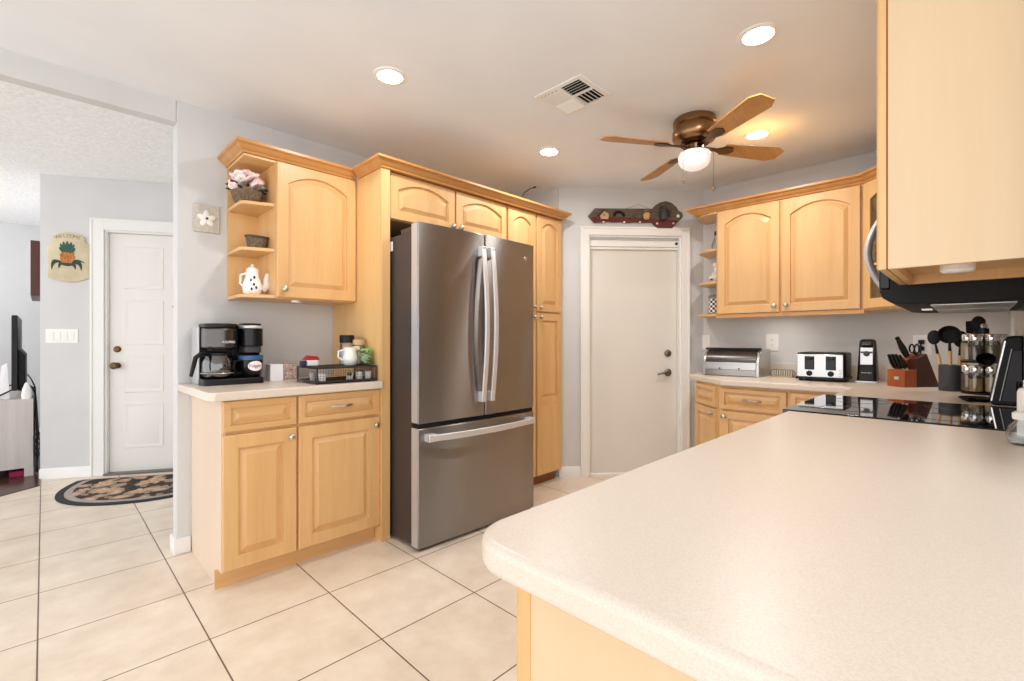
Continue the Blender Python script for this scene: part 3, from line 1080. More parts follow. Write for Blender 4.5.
# ------------------------------------------------------------------ ceiling: downlights, vent, fan
DL = [(1.182, 2.009, 'white recessed ceiling downlight above the small coffee counter'),
      (2.111, 0.646, 'white recessed ceiling downlight nearest the pale cabinet in the near right corner'),
      (2.414, 2.048, 'white recessed ceiling downlight above the refrigerator between vent and pantry door'),
      (3.126, 0.963, 'white recessed ceiling downlight partly behind the ceiling fan blades')]
for i, (x, y, lab) in enumerate(DL):
    r = thing('recessed_light', lab, 'light', (x, y, H_C), 0, 'recessed ceiling lights')
    ring = [(0.078, -0.0), (0.078, -0.004), (0.070, -0.007), (0.060, -0.006), (0.058, -0.001)]
    MB().rings([[(q * math.cos(2 * PI * k / 36), q * math.sin(2 * PI * k / 36), z) for k in range(36)] for q, z in ring], cap0=False, cap1=False).build('trim_ring', M['white'], r)
    MB().lathe([(0.058, -0.001), (0.058, -0.004), (0.0, -0.0045)], (0, 0, 0), 'z', 36).build('lens', M['bulb'], r)
    ld = bpy.data.lights.new('downlight', 'AREA')
    ld.shape = 'DISK'
    ld.size = 0.11
    ld.energy = DOWNLIGHT_POWER
    ld.spread = math.radians(175)
    ld.color = (1.0, 0.96, 0.91)
    lo = bpy.data.objects.new('downlight_lamp', ld)
    COL.objects.link(lo)
    lo.parent = r
    lo.location = (0, 0, -0.008)

r = thing('ceiling_vent', 'square white four way air vent in the ceiling', 'vent', (1.952, 1.492, H_C))
hx, hy = 0.138, 0.150
f = MB()
f.box(-hx, hx, -hy, -hy + 0.026, -0.008, 0)
f.box(-hx, hx, hy - 0.026, hy, -0.008, 0)
f.box(-hx, -hx + 0.026, -hy + 0.026, hy - 0.026, -0.008, 0)
f.box(hx - 0.026, hx, -hy + 0.026, hy - 0.026, -0.008, 0)
f.box(-0.006, 0.006, -hy + 0.026, hy - 0.026, -0.010, 0)
f.box(-hx + 0.026, -0.006, -0.006, 0.006, -0.010, 0)
f.box(0.006, hx - 0.026, -0.006, 0.006, -0.010, 0)
f.build('frame', M['white'], r, bev=0.002)
MB().box(-hx + 0.02, hx - 0.02, -hy + 0.02, hy - 0.02, -0.0015, -0.0005).build('duct_opening', M['vent_dark'], r)
ix, iy = hx - 0.026, hy - 0.026
for qx, qy, axis, sgn in ((-1, -1, 'y', 1), (1, -1, 'x', 1), (-1, 1, 'x', -1), (1, 1, 'y', -1)):
    q = MB()
    x0, x1 = (-ix, -0.006) if qx < 0 else (0.006, ix)
    y0, y1 = (-iy, -0.006) if qy < 0 else (0.006, iy)
    n_s = 5
    for k in range(n_s):
        if axis == 'y':
            c = x0 + (x1 - x0) * (k + 0.5) / n_s
            T = Matrix.Translation((c, 0, -0.009)) @ Matrix.Rotation(-sgn * math.radians(33), 4, 'Y')
            q.box(-0.0095, 0.0095, y0, y1, -0.0006, 0.0006, T)
        else:
            c = y0 + (y1 - y0) * (k + 0.5) / n_s
            T = Matrix.Translation((0, c, -0.009)) @ Matrix.Rotation(sgn * math.radians(33), 4, 'X')
            q.box(x0, x1, -0.0095, 0.0095, -0.0006, 0.0006, T)
    q.build('louver_bank', M['white'], r)

r = thing('ceiling_fan', 'bronze ceiling fan with four oak blades and white glass light', 'ceiling fan', (2.66, 1.155, H_C))
MB().lathe([(0.0, 0.0), (0.112, 0.0), (0.118, -0.012), (0.118, -0.035), (0.110, -0.042), (0.116, -0.055), (0.122, -0.075), (0.122, -0.105), (0.112, -0.122), (0.09, -0.132), (0.06, -0.136), (0.0, -0.136)], n=40).build('motor_housing', M['brass'], r)
MB().lathe([(0.0, -0.135), (0.075, -0.135), (0.078, -0.146), (0.05, -0.152), (0.048, -0.175), (0.062, -0.180), (0.064, -0.190), (0.0, -0.190)], n=32).build('switch_housing', M['brass_dark'], r)
MB().lathe([(0.058, -0.188), (0.082, -0.195), (0.090, -0.215), (0.087, -0.245), (0.072, -0.270), (0.04, -0.288), (0.0, -0.294)], n=32).build('glass_bowl', M['milk_glass'], r)
for i in range(4):
    a = math.radians(-123 + 90 * i)
    R3 = Matrix.Rotation(a, 4, 'Z') @ Matrix.Translation((0, 0, -0.158)) @ Matrix.Rotation(math.radians(-12), 4, 'X')
    bl = MB().prism([(0.185, -0.048), (0.52, -0.066), (0.572, -0.040), (0.572, 0.040), (0.52, 0.066), (0.185, 0.048), (0.17, 0.0)], -0.003, 0.003)
    bl.xform(R3)
    bo = bl.build('blade', M['fan_blade'], r, bev=0.001)
    ar = MB().prism([(0.05, -0.016), (0.14, -0.014), (0.19, -0.035), (0.235, -0.03), (0.255, 0.0), (0.235, 0.03), (0.19, 0.035), (0.14, 0.014), (0.05, 0.016)], -0.009, -0.0035)
    ar.xform(R3)
    ar.build('blade_bracket', M['brass_dark'], bo, bev=0.001)
for x, y, z, bead in ((-0.075, 0.02, -0.36, 0.007), (0.03, -0.075, -0.40, 0.008)):
    c = MB().tube([(x * 0.6, y * 0.6, -0.165), (x, y, -0.175), (x * 1.25, y * 1.25, -0.21), (x * 1.25, y * 1.25, z)], 0.0013, 5)
    c.lathe([(0.0, 0), (bead, -0.006), (bead * 1.1, -0.016), (bead * 0.6, -0.026), (0.0, -0.028)], (x * 1.25, y * 1.25, z), 'z', 10)
    c.build('pull_chain', M['brass'], r)

o = MB().tube([(2.75, 2.66, 2.18), (2.775, 2.645, 2.32), (2.80, 2.64, 2.36), (2.85, 2.63, 2.40), (2.875, 2.62, 2.412), (2.89, 2.60, 2.414), (2.88, 2.585, 2.414), (2.865, 2.60, 2.413)], 0.004, 6).build('loose_wire', M['dark_grey'])
tag(o, 'short loose grey wire by the ceiling above the tall cabinet', 'wire')

# ------------------------------------------------------------------ pantry wall: key shaped rack
r = thing('key_rack', 'key shaped wooden wall rack with small ornaments above the pantry door', 'key rack', (PP[0], PP[1], 0), PA)


def kz(x, y):
    u, v = 580 + x / 9.31, 195 + y / 9.31
    return (0.246 + (u - 588) * 0.00863, 1.14 + (340.5 - v) / 119.6)


K = [(72, 195), (130, 124), (660, 118), (695, 80), (740, 55), (790, 45), (840, 60), (885, 95), (905, 132), (940, 150), (948, 185), (925, 215), (885, 250), (845, 300), (705, 300), (665, 250), (640, 246), (560, 250), (500, 246), (420, 255), (380, 246), (310, 250), (250, 246), (190, 252), (125, 258)]
MB().prism([kz(*p) for p in K], -0.022, -0.002, 'xz').build('board', M['rack_wood'], r, bev=0.002)
B2 = [(90, 205), (680, 205), (720, 222), (880, 222), (900, 238), (885, 250), (845, 300), (705, 300), (665, 250), (640, 246), (560, 250), (500, 246), (420, 255), (380, 246), (310, 250), (250, 246), (190, 252), (125, 258)]
MB().prism([kz(*p) for p in B2], -0.0235, -0.0215, 'xz').build('painted_band', M['dark_red'], r)
h = MB().prism([kz(*p) for p in ((170, 190), (210, 150), (255, 180), (250, 226), (185, 226))], -0.04, -0.022, 'xz').build('birdhouse', M['tan'], r, bev=0.001)
MB().prism([kz(*p) for p in ((155, 190), (208, 138), (215, 152), (170, 200))], -0.043, -0.022, 'xz').build('roof', M['walnut'], h)
c = kz(212, 190)
MB().lathe([(0.006, -0.0395), (0.006, -0.041), (0, -0.041)], (c[0], 0, c[1]), 'y', 10).build('entry_hole', M['black_matte'], h)
arc = [(kz(350 + 45 * math.cos(t), 195 - 40 * math.sin(t))) for t in [PI * k / 10 for k in range(11)]]
m = MB().tube([(p[0], -0.03, p[1]) for p in arc], 0.011, 8)
m.build('horseshoe', M['black_matte'], r)
c = kz(470, 182)
m = MB()
for k in range(9):
    a = k * 2.4
    m.ball((c[0] + 0.03 * math.cos(a) * (k % 3) / 2, -0.03, c[1] + 0.026 * math.sin(a) * (k % 3) / 2), 0.011)
m.build('berry_sprig', M['wicker'], r)
c = kz(600, 200)
m = MB().lathe([(0.022, -0.022), (0.030, 0.0), (0.031, 0.022), (0.024, 0.03), (0.0, 0.03)], (c[0], -0.042, c[1]), 'z', 16)
po = m.build('flower_pot', M['tan'], r)
m = MB().ball((c[0], -0.042, c[1] + 0.046), 0.022, (1.5, 0.8, 0.8))
m.build('lid', M['brass'], po)
c = kz(755, 165)
m = MB().lathe([(0.026, -0.055), (0.034, -0.03), (0.03, 0.01), (0.018, 0.035), (0.024, 0.055), (0.0, 0.055)], (c[0], -0.05, c[1]), 'z', 16)
m.tube([(c[0] + 0.028, -0.05, c[1] + 0.03), (c[0] + 0.055, -0.05, c[1] + 0.02), (c[0] + 0.05, -0.05, c[1] - 0.02), (c[0] + 0.03, -0.05, c[1] - 0.03)], 0.006, 8)
m.build('pitcher', M['dark_grey'], r)
for p in ((210, 252), (400, 250), (545, 248), (703, 257), (855, 253)):
    c = kz(*p)
    MB().lathe([(0.009, -0.022), (0.009, -0.028), (0.0, -0.03)], (c[0], 0, c[1]), 'y', 10).build('peg', M['ceramic'], r)
c = kz(900, 183)
MB().lathe([(0.014, -0.0225), (0.014, -0.024), (0, -0.0245)], (c[0], 0, c[1]), 'y', 14).build('key_hole', M['ceramic'], r)
a0, a1, a2 = kz(420, 118), kz(540, 75), kz(650, 118)
MB().tube([(a0[0], -0.003, a0[1]), (a1[0], -0.003, a1[1]), (a2[0], -0.003, a2[1])], 0.0015, 5).build('hanging_wire', M['grey'], r)

# ------------------------------------------------------------------ switch and outlet plates
def plate(name, label, loc, rz, w, h, kind, n=1, cat='outlet'):
    r = thing(name, label, cat, loc, rz)
    MB().box(-w / 2, w / 2, -0.006, 0, -h / 2, h / 2).build('cover_plate', M['white'], r, bev=0.002)
    for i in range(n):
        x = (i - (n - 1) / 2) * 0.046
        if kind == 'rocker':
            MB().box(x - 0.016, x + 0.016, -0.010, -0.005, -0.033, 0.033).build('rocker', M['white'], r, bev=0.002)
        else:
            for z in (-0.021, 0.021):
                q = MB().lathe([(0.0165, -0.005), (0.0165, -0.0075), (0, -0.0075)], (x, 0, z), 'y', 18).build('socket', M['white'], r)
                s = MB()
                for sx in (-0.006, 0.006):
                    s.box(x + sx - 0.001, x + sx + 0.001, -0.0082, -0.0074, z - 0.003, z + 0.006)
                s.lathe([(0.002, -0.0074), (0.002, -0.0082)], (x, 0, z - 0.008), 'y', 8)
                s.build('slots', M['black_matte'], q)
    return r


plate('light_switch', 'white rocker switch plate on wall behind the bread box', (WX, 1.625, 1.125), -PI / 2, 0.08, 0.125, 'rocker', 1, 'switch')
plate('wall_outlet', 'white wall outlet between the bread box and the toaster', (WX, 1.112, 1.125), -PI / 2, 0.088, 0.13, 'socket', 1)
r = plate('wall_outlet', 'white wall outlet with black plugs behind the knife block', (WX, 0.243, 1.11), -PI / 2, 0.09, 0.13, 'socket', 1)
r2 = thing('power_plug', 'black plugs pushed into the outlet behind the knife block', 'plug', (WX - 0.0082, 0.243, 1.11), -PI / 2)
for z in (-0.021, 0.021):
    q = MB().box(-0.017, 0.013, -0.03, 0, z - 0.013, z + 0.013)
    q.build('plug_body', M['black'], r2, bev=0.003)
MB().tube([(-0.002, -0.03, 0.02), (-0.004, -0.05, 0.0), (-0.004, -0.048, -0.05), (-0.004, -0.035, -0.12)], 0.004, 6).build('cord', M['black'], r2)
sp = along(EP, EA, 0.150)
plate('light_switch', 'wide white four switch plate on the wall under the pineapple sign', (sp[0], sp[1], 1.178), EA, 0.222, 0.118, 'rocker', 4, 'switch')

# ------------------------------------------------------------------ entry: pineapple sign, mat
sp = along(EP, EA, 0.200)
r = thing('welcome_sign', 'cream welcome sign with painted pineapple on the entry wall', 'sign', (sp[0], sp[1], 1.835), EA)
hw = 0.143


def sgn(i):
    w2, top, bot = hw - i, 0.165 - i, -0.175 + i
    p = [(-w2, bot)]
    for k in range(9):
        q = -1 + 2 * k / 8
        p.append((q * w2 * 0.96, bot - 0.035 * (1 - q * q)))
    p += [(w2, bot), (w2, top - 0.052), (w2 - 0.022, top - 0.048), (w2 - 0.032, top - 0.034), (w2 - 0.030, top - 0.016), (w2 - 0.038, top)]
    for k in range(9):
        q = 1 - 2 * k / 8
        p.append((q * (w2 - 0.04), top + 0.003 + 0.036 * (1 - q * q)))
    p += [(-w2 + 0.038, top), (-w2 + 0.030, top - 0.016), (-w2 + 0.032, top - 0.034), (-w2 + 0.022, top - 0.048), (-w2, top - 0.052)]
    return p


MB().rings([[(x, y, z) for x, z in sgn(i)] for i, y in ((0, 0), (0, -0.014), (0.005, -0.018))]).build('board', M['cream'], r)
m = MB()
for row in range(7):
    for k in range(5):
        zz = -0.045 + row * 0.014
        ww = 0.037 * math.sqrt(max(0.05, 1 - ((row - 3) / 4.2) ** 2))
        m.ball((-0.008 + (k - 2) / 2 * ww * 1.1 + (0.004 if row % 2 else 0), -0.018, zz), 0.012, (1, 0.5, 1), 8, 6)
m.build('pineapple_fruit', M['orange'], r)


def leaf(m, x0, z0, x1, z1, w, bend=0.0, y=-0.020):
    n = 8
    L, R = [], []
    d = Vector((x1 - x0, z1 - z0))
    nn = Vector((-d.y, d.x)).normalized()
    for k in range(n + 1):
        t = k / n
        c = Vector((x0, z0)) + d * t + nn * bend * math.sin(PI * t)
        ww = w * (math.sin(PI * min(1, t * 0.92 + 0.08)) ** 0.7)
        L.append(c + nn * ww)
        R.append(c - nn * ww)
    pts = L + R[::-1]
    m.prism([(p.x, p.y) for p in pts], y - 0.001, y + 0.001, 'xz')


m = MB()
for i, (dx, dz, bd) in enumerate(((0, 0.075, 0), (-0.02, 0.07, 0.006), (0.022, 0.068, -0.006), (-0.036, 0.055, 0.008), (0.038, 0.052, -0.008), (-0.042, 0.03, 0.01), (0.045, 0.026, -0.01), (-0.015, 0.05, 0), (0.015, 0.05, 0))):
    leaf(m, -0.006, 0.04, -0.006 + dx * 1.3, 0.042 + dz * 1.2, 0.0115, bd, -0.020 - 0.0006 * i)
m.build('crown_leaves', M['teal_green'], r)
m = MB()
for i, q in enumerate(((-0.02, -0.055, -0.112, -0.115, 0.016, -0.05), (0.01, -0.055, 0.092, -0.115, 0.015, 0.04), (0.0, -0.055, 0.118, -0.05, 0.009, 0.022), (-0.01, -0.06, -0.064, -0.10, 0.012, -0.025), (0.005, -0.06, 0.05, -0.105, 0.012, 0.02), (-0.04, -0.065, 0.04, -0.066, 0.013, 0))):
    leaf(m, *q, y=-0.0192 - 0.0006 * i)
m.build('base_leaves', M['dark_green'], r)
arcs = 'WELCOME'
for i, ch in enumerate(arcs):
    a = (i - 3) * 0.105
    Mx = Matrix.Translation((0.24 * math.sin(a), -0.0185, 0.165 + 0.24 * (math.cos(a) - 1) + 0.006)) @ Matrix.Rotation(a, 4, 'Y') @ FRONT
    text_part('lettering', ch, 0.038, Mx, M['letter_brown'], r)

# half round door mat, straight edge along the door
r = thing('door_mat', 'half round floral door mat in dark grey and tan by the front door', 'mat', (along(EP, EA, 0.94)[0], along(EP, EA, 0.94)[1], 0.0), EA)


def half(a, b, y0, n=40):
    pts = [(a * 0.93, y0), (-a * 0.93, y0)]
    out = []
    for k in range(n + 1):
        t = PI * k / n
        ex = abs(math.cos(t)) ** 0.9 * (1 if math.cos(t) > 0 else -1)
        out.append((-a * ex, y0 - 0.03 - (b - 0.03) * math.sin(t) ** 0.85))
    return [(-a * 0.95, y0)] + out + [(a * 0.95, y0)]


MB().prism(half(0.60, 0.73, -0.14), 0, 0.008).build('border', M['mat_dark'], r)
MB().prism(half(0.55, 0.67, -0.155), 0.008, 0.0095).build('inner_band', M['mat_band'], r)
MB().prism(half(0.505, 0.615, -0.165), 0.0095, 0.011).build('floral_field', M['mat_field'], r)
m = MB()
for x, y, q in ((-0.34, -0.30, 0.075), (-0.22, -0.52, 0.08), (0.0, -0.33, 0.10), (0.02, -0.60, 0.075), (0.25, -0.46, 0.085), (0.33, -0.27, 0.08), (-0.14, -0.21, 0.045), (0.17, -0.22, 0.05), (-0.4, -0.46, 0.05)):
    p = []
    for k in range(30):
        t = 2 * PI * k / 30
        rad = q * (0.8 + 0.2 * math.cos(6 * t + x * 9))
        p.append((x + rad * math.cos(t), y + rad * math.sin(t)))
    m.prism(p, 0.011, 0.0118)
m.build('bloom_pattern', M['mat_flower'], r)

# ------------------------------------------------------------------ living room: TV stand, TV, frame, cables
r = thing('tv_stand', 'whitewashed wood TV stand against the living room wall', 'TV stand', (-0.06, 5.62, 0.006))
MB().box(-0.42, 0.0, 0.0, 1.5, 0.07, 0.645).build('cabinet_body', M['tv_stand'], r, bev=0.003)
for x in (-0.42, -0.055):
    for y in (0.0, 1.445):
        MB().box(x, x + 0.055, y, y + 0.055, 0, 0.07).build('foot', M['tv_stand'], r)
for i in range(3):
    dd = MB().box(-0.435, -0.42, 0.02 + i * 0.49, 0.50 + i * 0.49, 0.09, 0.625).build('door', M['tv_stand'], r, bev=0.002)
    MB().lathe([(0.012, -0.435), (0.012, -0.455), (0.0, -0.458)], (0, 0.46 + i * 0.49, 0.36), 'x', 12).build('knob', M['pewter'], dd)
o = MB().box(-0.20, -0.12, 5.66, 5.80, 0.006, 0.05).build('storage_box', M['magenta'], None, bev=0.003)
tag(o, 'small magenta box on the floor under the TV stand', 'box')
r = thing('television', 'flat black television seen edge on, standing on whitewashed stand', 'television', (-0.165, 6.25, 0.651))
MB().box(-0.022, 0.012, -0.58, 0.58, 0.07, 0.70).build('screen_panel', M['black'], r, bev=0.004)
MB().box(-0.024, -0.022, -0.57, 0.57, 0.08, 0.69).build('screen', M['black_gloss'], r)
MB().prism([(0.012, 0.05), (0.05, 0.08), (0.05, 0.36), (0.012, 0.42)], -0.42, 0.42, 'xz').build('rear_housing', M['black'], r, bev=0.004)
for y in (-0.50, 0.50):
    f = MB().tube([(-0.13, y, 0.007), (-0.02, y, 0.075), (0.0, y, 0.09)], 0.007, 6)
    f.tube([(0.10, y, 0.007), (0.02, y, 0.075), (0.0, y, 0.09)], 0.007, 6)
    f.build('foot', M['black'], r)
o = MB().rings([[(x, y + dy, z) for x, y, z, dy in q] for q in ([(-0.27, 5.78, 0.651, 0), (-0.20, 5.76, 0.651, 0), (-0.20, 5.78, 0.651, 0.01), (-0.27, 5.80, 0.651, 0.01)], [(-0.25, 5.78, 0.93, 0), (-0.215, 5.765, 0.95, 0), (-0.215, 5.78, 0.95, 0.005), (-0.25, 5.79, 0.93, 0.005)])]).build('greeting_card', M['paper'])
tag(o, 'white folded paper card standing in front of the television', 'card')
o = MB().lathe([(0.03, 0), (0.033, 0.03), (0.028, 0.08), (0.012, 0.13), (0.0, 0.14)], (-0.10, 5.66, 0.651), 'z', 14).build('router', M['white'])
tag(o, 'white tapered plastic device on the corner of the TV stand', 'device')
m = MB()
m.tube([(-0.10, 5.95, 0.84), (-0.075, 5.85, 0.80), (-0.052, 5.75, 0.74), (-0.048, 5.68, 0.66), (-0.045, 5.65, 0.5), (-0.04, 5.64, 0.3), (-0.042, 5.65, 0.12), (-0.045, 5.7, 0.02)], 0.005, 6)
m.tube([(-0.10, 5.9, 0.76), (-0.07, 5.8, 0.73), (-0.05, 5.70, 0.69), (-0.044, 5.64, 0.62), (-0.036, 5.62, 0.45), (-0.03, 5.62, 0.34), (-0.04, 5.63, 0.26), (-0.032, 5.61, 0.20), (-0.04, 5.62, 0.10), (-0.035, 5.62, 0.03)], 0.006, 6)
for z in (0.22, 0.27, 0.32):
    m.tube([(-0.035 + 0.02 * math.cos(2 * PI * k / 14), 5.60, z + 0.05 * math.sin(2 * PI * k / 14)) for k in range(14)], 0.005, 6, closed=True)
tag(m.build('power_cable', M['black']), 'bunched black cables hanging behind the TV stand', 'cable')
r = thing('wall_picture', 'brown framed picture seen edge on, high on the living room wall', 'picture', (-0.02, 6.2, 1.55))
f = MB()
for y0, y1, z0, z1 in ((-0.4, 0.4, -0.22, -0.16), (-0.4, 0.4, 0.20, 0.26), (-0.4, -0.34, -0.16, 0.20), (0.34, 0.4, -0.16, 0.20)):
    f.box(-0.06, -0.002, y0, y1, z0 + 0.2, z1 + 0.2)
f.build('frame', M['brown_frame'], r, bev=0.003)
MB().box(-0.03, -0.01, -0.34, 0.34, 0.04, 0.40).build('artwork', M['tan'], r)

r = thing('added_fill_lamp', 'added white torchiere, unseen fill light for the living room beyond the left picture edge', 'floor lamp', (-1.5, 6.4, 0.006))  # added torchiere, out of view, to brighten the living room ceiling and far wall
MB().lathe([(0.0, 0.0), (0.14, 0.0), (0.14, 0.015), (0.03, 0.03), (0.0, 0.03)], n=32).build('base', M['white'], r)
MB().lathe([(0.012, 0.02), (0.012, 1.66), (0.0, 1.66)], n=14).build('pole', M['white'], r)
MB().rings([[(q * math.cos(2 * PI * k / 32), q * math.sin(2 * PI * k / 32), z) for k in range(32)] for q, z in ((0.02, 1.64), (0.10, 1.68), (0.16, 1.76), (0.155, 1.76), (0.095, 1.69), (0.02, 1.66))]).build('lamp_shade', M['milk_glass'], r)
fl = bpy.data.lights.new('added_fill_bulb', 'POINT')
fl.energy = 26.0
fl.shadow_soft_size = 0.05
fl.color = (1.0, 0.98, 0.95)
fo = bpy.data.objects.new('added_fill_bulb', fl)
COL.objects.link(fo)
fo.parent = r
fo.location = (0, 0, 1.79)

# flower plaque on the wall left of the shelves
r = thing('flower_plaque', 'small square grey plaque with white flower on wall left of shelves', 'plaque', (0.635, WY, 1.812))
MB().box(-0.062, 0.062, -0.012, 0, -0.075, 0.075).build('board', M['plaque'], r, bev=0.002)
m = MB()
for k in range(5):
    a = 2 * PI * k / 5 + 0.35
    m.ball((0.022 * math.cos(a), -0.014, 0.022 * math.sin(a)), 0.021, (1.15, 0.35, 0.75), 12, 8, Matrix.Rotation(-a, 4, 'Y'))
m.build('petals', M['ceramic'], r)
MB().ball((0, -0.020, 0), 0.007, (1, 0.6, 1)).build('flower_center', M['dark_grey'], r)

# ------------------------------------------------------------------ things on the open shelves, left
SX, SY = 0.735, 2.70
r = thing('flower_basket', 'wicker basket of pale pink flowers on the top open shelf', 'flower basket', (SX + 0.060, SY + 0.15, 1.8865))
r.scale = (1.2, 1.2, 1.3)
MB().lathe([(0.045, 0.0), (0.06, 0.02), (0.068, 0.05), (0.066, 0.055), (0.055, 0.05), (0.0, 0.05)], n=20).build('basket', M['wicker'], r)
first = None
random.seed(3)
for k in range(26):
    a = k * 2.399
    q = math.sqrt((k + 0.5) / 26)
    x, y = 0.066 * q * math.cos(a), 0.056 * q * math.sin(a)
    z = 0.06 + 0.075 * math.sqrt(max(0, 1 - q * q)) + random.uniform(-0.006, 0.006)
    if first is None:
        m = MB()
        for j in range(5):
            b = 2 * PI * j / 5
            m.ball((0.012 * math.cos(b), 0.012 * math.sin(b), 0), 0.012, (1.1, 1.1, 0.6), 8, 6)
        m.ball((0, 0, 0.006), 0.005)
        first = m.build('blossom', M['pale_pink'], r)
        fo = first
        m2 = MB()
        for j in range(5):
            b = 2 * PI * j / 5
            m2.ball((0.012 * math.cos(b), 0.012 * math.sin(b), 0), 0.012, (1.1, 1.1, 0.6), 8, 6)
        me2 = first.data.copy()
        me2.materials.clear()
        me2.materials.append(M['pink'])
        m2.bm.free()
    else:
        fo = first.copy()
        if k % 2:
            fo.data = me2
        COL.objects.link(fo)
        fo.parent = r
    fo.location = (x, y, z)
    fo.rotation_euler = (0.8 * q * -math.sin(a), 0.8 * q * math.cos(a), a)
m = MB()
for k in range(14):
    a = k * 0.45
    m.ball((0.07 * math.cos(a), 0.055 * math.sin(a), 0.062 + 0.01 * (k % 3)), 0.016, (1.3, 0.5, 0.35), 8, 5, Matrix.Rotation(a, 4, 'Z'))
m.build('leaves', M['dark_green'], r)
r = thing('trinket_basket', 'small dark oval basket on the middle open shelf', 'basket', (SX + 0.098, SY + 0.115, 1.6405))
r.scale = (0.95, 0.95, 1.5)
m = MB()
R = []
for q, z in ((0.05, 0.0), (0.062, 0.045), (0.060, 0.045), (0.046, 0.006)):
    R.append([(q * math.cos(2 * PI * k / 24), q * 0.62 * math.sin(2 * PI * k / 24), z) for k in range(24)])
m.rings(R)
m.build('bowl', M['wicker'], r)
m = MB().tube([(0.064 * math.cos(2 * PI * k / 24), 0.04 * math.sin(2 * PI * k / 24), 0.046) for k in range(24)], 0.004, 6, closed=True)
m.build('rim', M['dark_grey'], r)
r = thing('teapot', 'white ceramic pitcher with blue flowers on the bottom open shelf', 'pitcher', (SX + 0.075, SY + 0.12, 1.3885), 0.3)
r.scale = (1.12, 1.12, 1.12)
MB().lathe([(0.030, 0.0), (0.040, 0.012), (0.044, 0.035), (0.040, 0.06), (0.030, 0.09), (0.026, 0.115), (0.028, 0.125), (0.0, 0.125)], n=24).build('body', M['ceramic'], r)
MB().lathe([(0.026, 0.125), (0.020, 0.135), (0.006, 0.140), (0.008, 0.150), (0.0, 0.154)], n=16).build('lid', M['ceramic'], r)
MB().tube([(0.036, -0.012, 0.03), (0.062, -0.022, 0.05), (0.058, -0.022, 0.08), (0.066, -0.025, 0.11)], [0.024, 0.022, 0.015, 0.012], 10).build('spout', M['ceramic'], r)
MB().tube([(-0.012, 0.02, 0.11), (-0.026, 0.05, 0.10), (-0.026, 0.055, 0.06), (-0.016, 0.032, 0.035)], 0.006, 8).build('handle', M['ceramic'], r)
m = MB()
for k, (x, z) in enumerate(((-0.026, 0.028), (-0.018, 0.05), (-0.024, 0.07), (-0.008, 0.035), (-0.012, 0.085))):
    rad = 0.0435 if z < 0.06 else 0.036
    y = -math.sqrt(max(0.0001, rad * rad - x * x))
    m.ball((x, y, z), 0.006, (1, 0.5, 1.2), 8, 6)
m.build('painted_flowers', M['navy'], r)

# ------------------------------------------------------------------ things on the small counter
CA = 0.91
r = thing('coffee_maker', 'black and silver two way coffee maker at the counter end', 'coffee maker', (0.565, 2.735, CA))
MB().prism(rounded_rect(0.0, 0.285, 0.0, 0.26, 0.03), 0, 0.032).build('base', M['black'], r, bev=0.004)
MB().prism(rounded_rect(0.0, 0.285, 0.15, 0.26, 0.02), 0.032, 0.30).build('rear_tower', M['black'], r, bev=0.004)
MB().box(-0.004, 0.004, 0.11, 0.258, 0.0, 0.30).build('side_panel', M['silver_plastic'], r, bev=0.002)
MB().box(0.281, 0.289, 0.11, 0.258, 0.0, 0.30).build('side_panel', M['black'], r, bev=0.002)
hd = [(0.008, 0.16)]
for k in range(13):
    a = PI + PI * k / 12
    hd.append((0.09 + 0.082 * math.cos(a), 0.085 + 0.085 * math.sin(a)))
hd.append((0.172, 0.16))
MB().prism(hd, 0.19, 0.295).build('brew_head', M['gunmetal'], r, bev=0.008)
MB().prism(hd, 0.295, 0.318).build('head_lid', M['black'], r, bev=0.006)
MB().lathe([(0.0, 0.19), (0.06, 0.19), (0.055, 0.176), (0.0, 0.176)], (0.09, 0.09, 0), 'z', 24).build('filter_basket', M['black'], r)
MB().prism(rounded_rect(0.178, 0.283, 0.0, 0.16, 0.04), 0.20, 0.295).build('pod_head', M['black_gloss'], r, bev=0.004)
MB().prism(rounded_rect(0.174, 0.287, -0.004, 0.17, 0.04), 0.295, 0.31).build('pod_rim', M['silver_plastic'], r, bev=0.003)
MB().prism(rounded_rect(0.186, 0.276, 0.01, 0.15, 0.035), 0.31, 0.322).build('pod_lid', M['black'], r, bev=0.004)
MB().prism(rounded_rect(0.19, 0.275, 0.02, 0.15, 0.02), 0.165, 0.20).build('pod_spout', M['dark_grey'], r, bev=0.003)
text_part('lettering', 'KEURIG', 0.017, Matrix.Translation((0.11, -0.0005, 0.222)) @ FRONT, M['paper'], r)

r = thing('carafe', 'glass coffee carafe with black handle inside the coffee maker', 'carafe', (0.648, 2.822, CA + 0.0325))
MB().rings([[(q * math.cos(2 * PI * k / 32), q * math.sin(2 * PI * k / 32), z) for k in range(32)] for q, z in ((0.05, 0.002), (0.068, 0.010), (0.076, 0.04), (0.074, 0.085), (0.060, 0.118), (0.056, 0.125))], cap1=False).build('glass_body', M['glass_dark'], r)
MB().lathe([(0.058, 0.118), (0.061, 0.122), (0.060, 0.132), (0.03, 0.136), (0.0, 0.136)], n=28).build('lid', M['black'], r)
MB().tube([(0.078 * math.cos(2 * PI * k / 32), 0.078 * math.sin(2 * PI * k / 32), 0.028) for k in range(32)], 0.002, 5, closed=True).build('measure_band', M['silver_plastic'], r)
m = MB().tube([(-0.052, -0.035, 0.125), (-0.095, -0.062, 0.128), (-0.115, -0.075, 0.112), (-0.128, -0.083, 0.06), (-0.138, -0.09, 0.02)], [0.010, 0.011, 0.011, 0.010, 0.008], 10)
m.build('handle', M['black'], r)

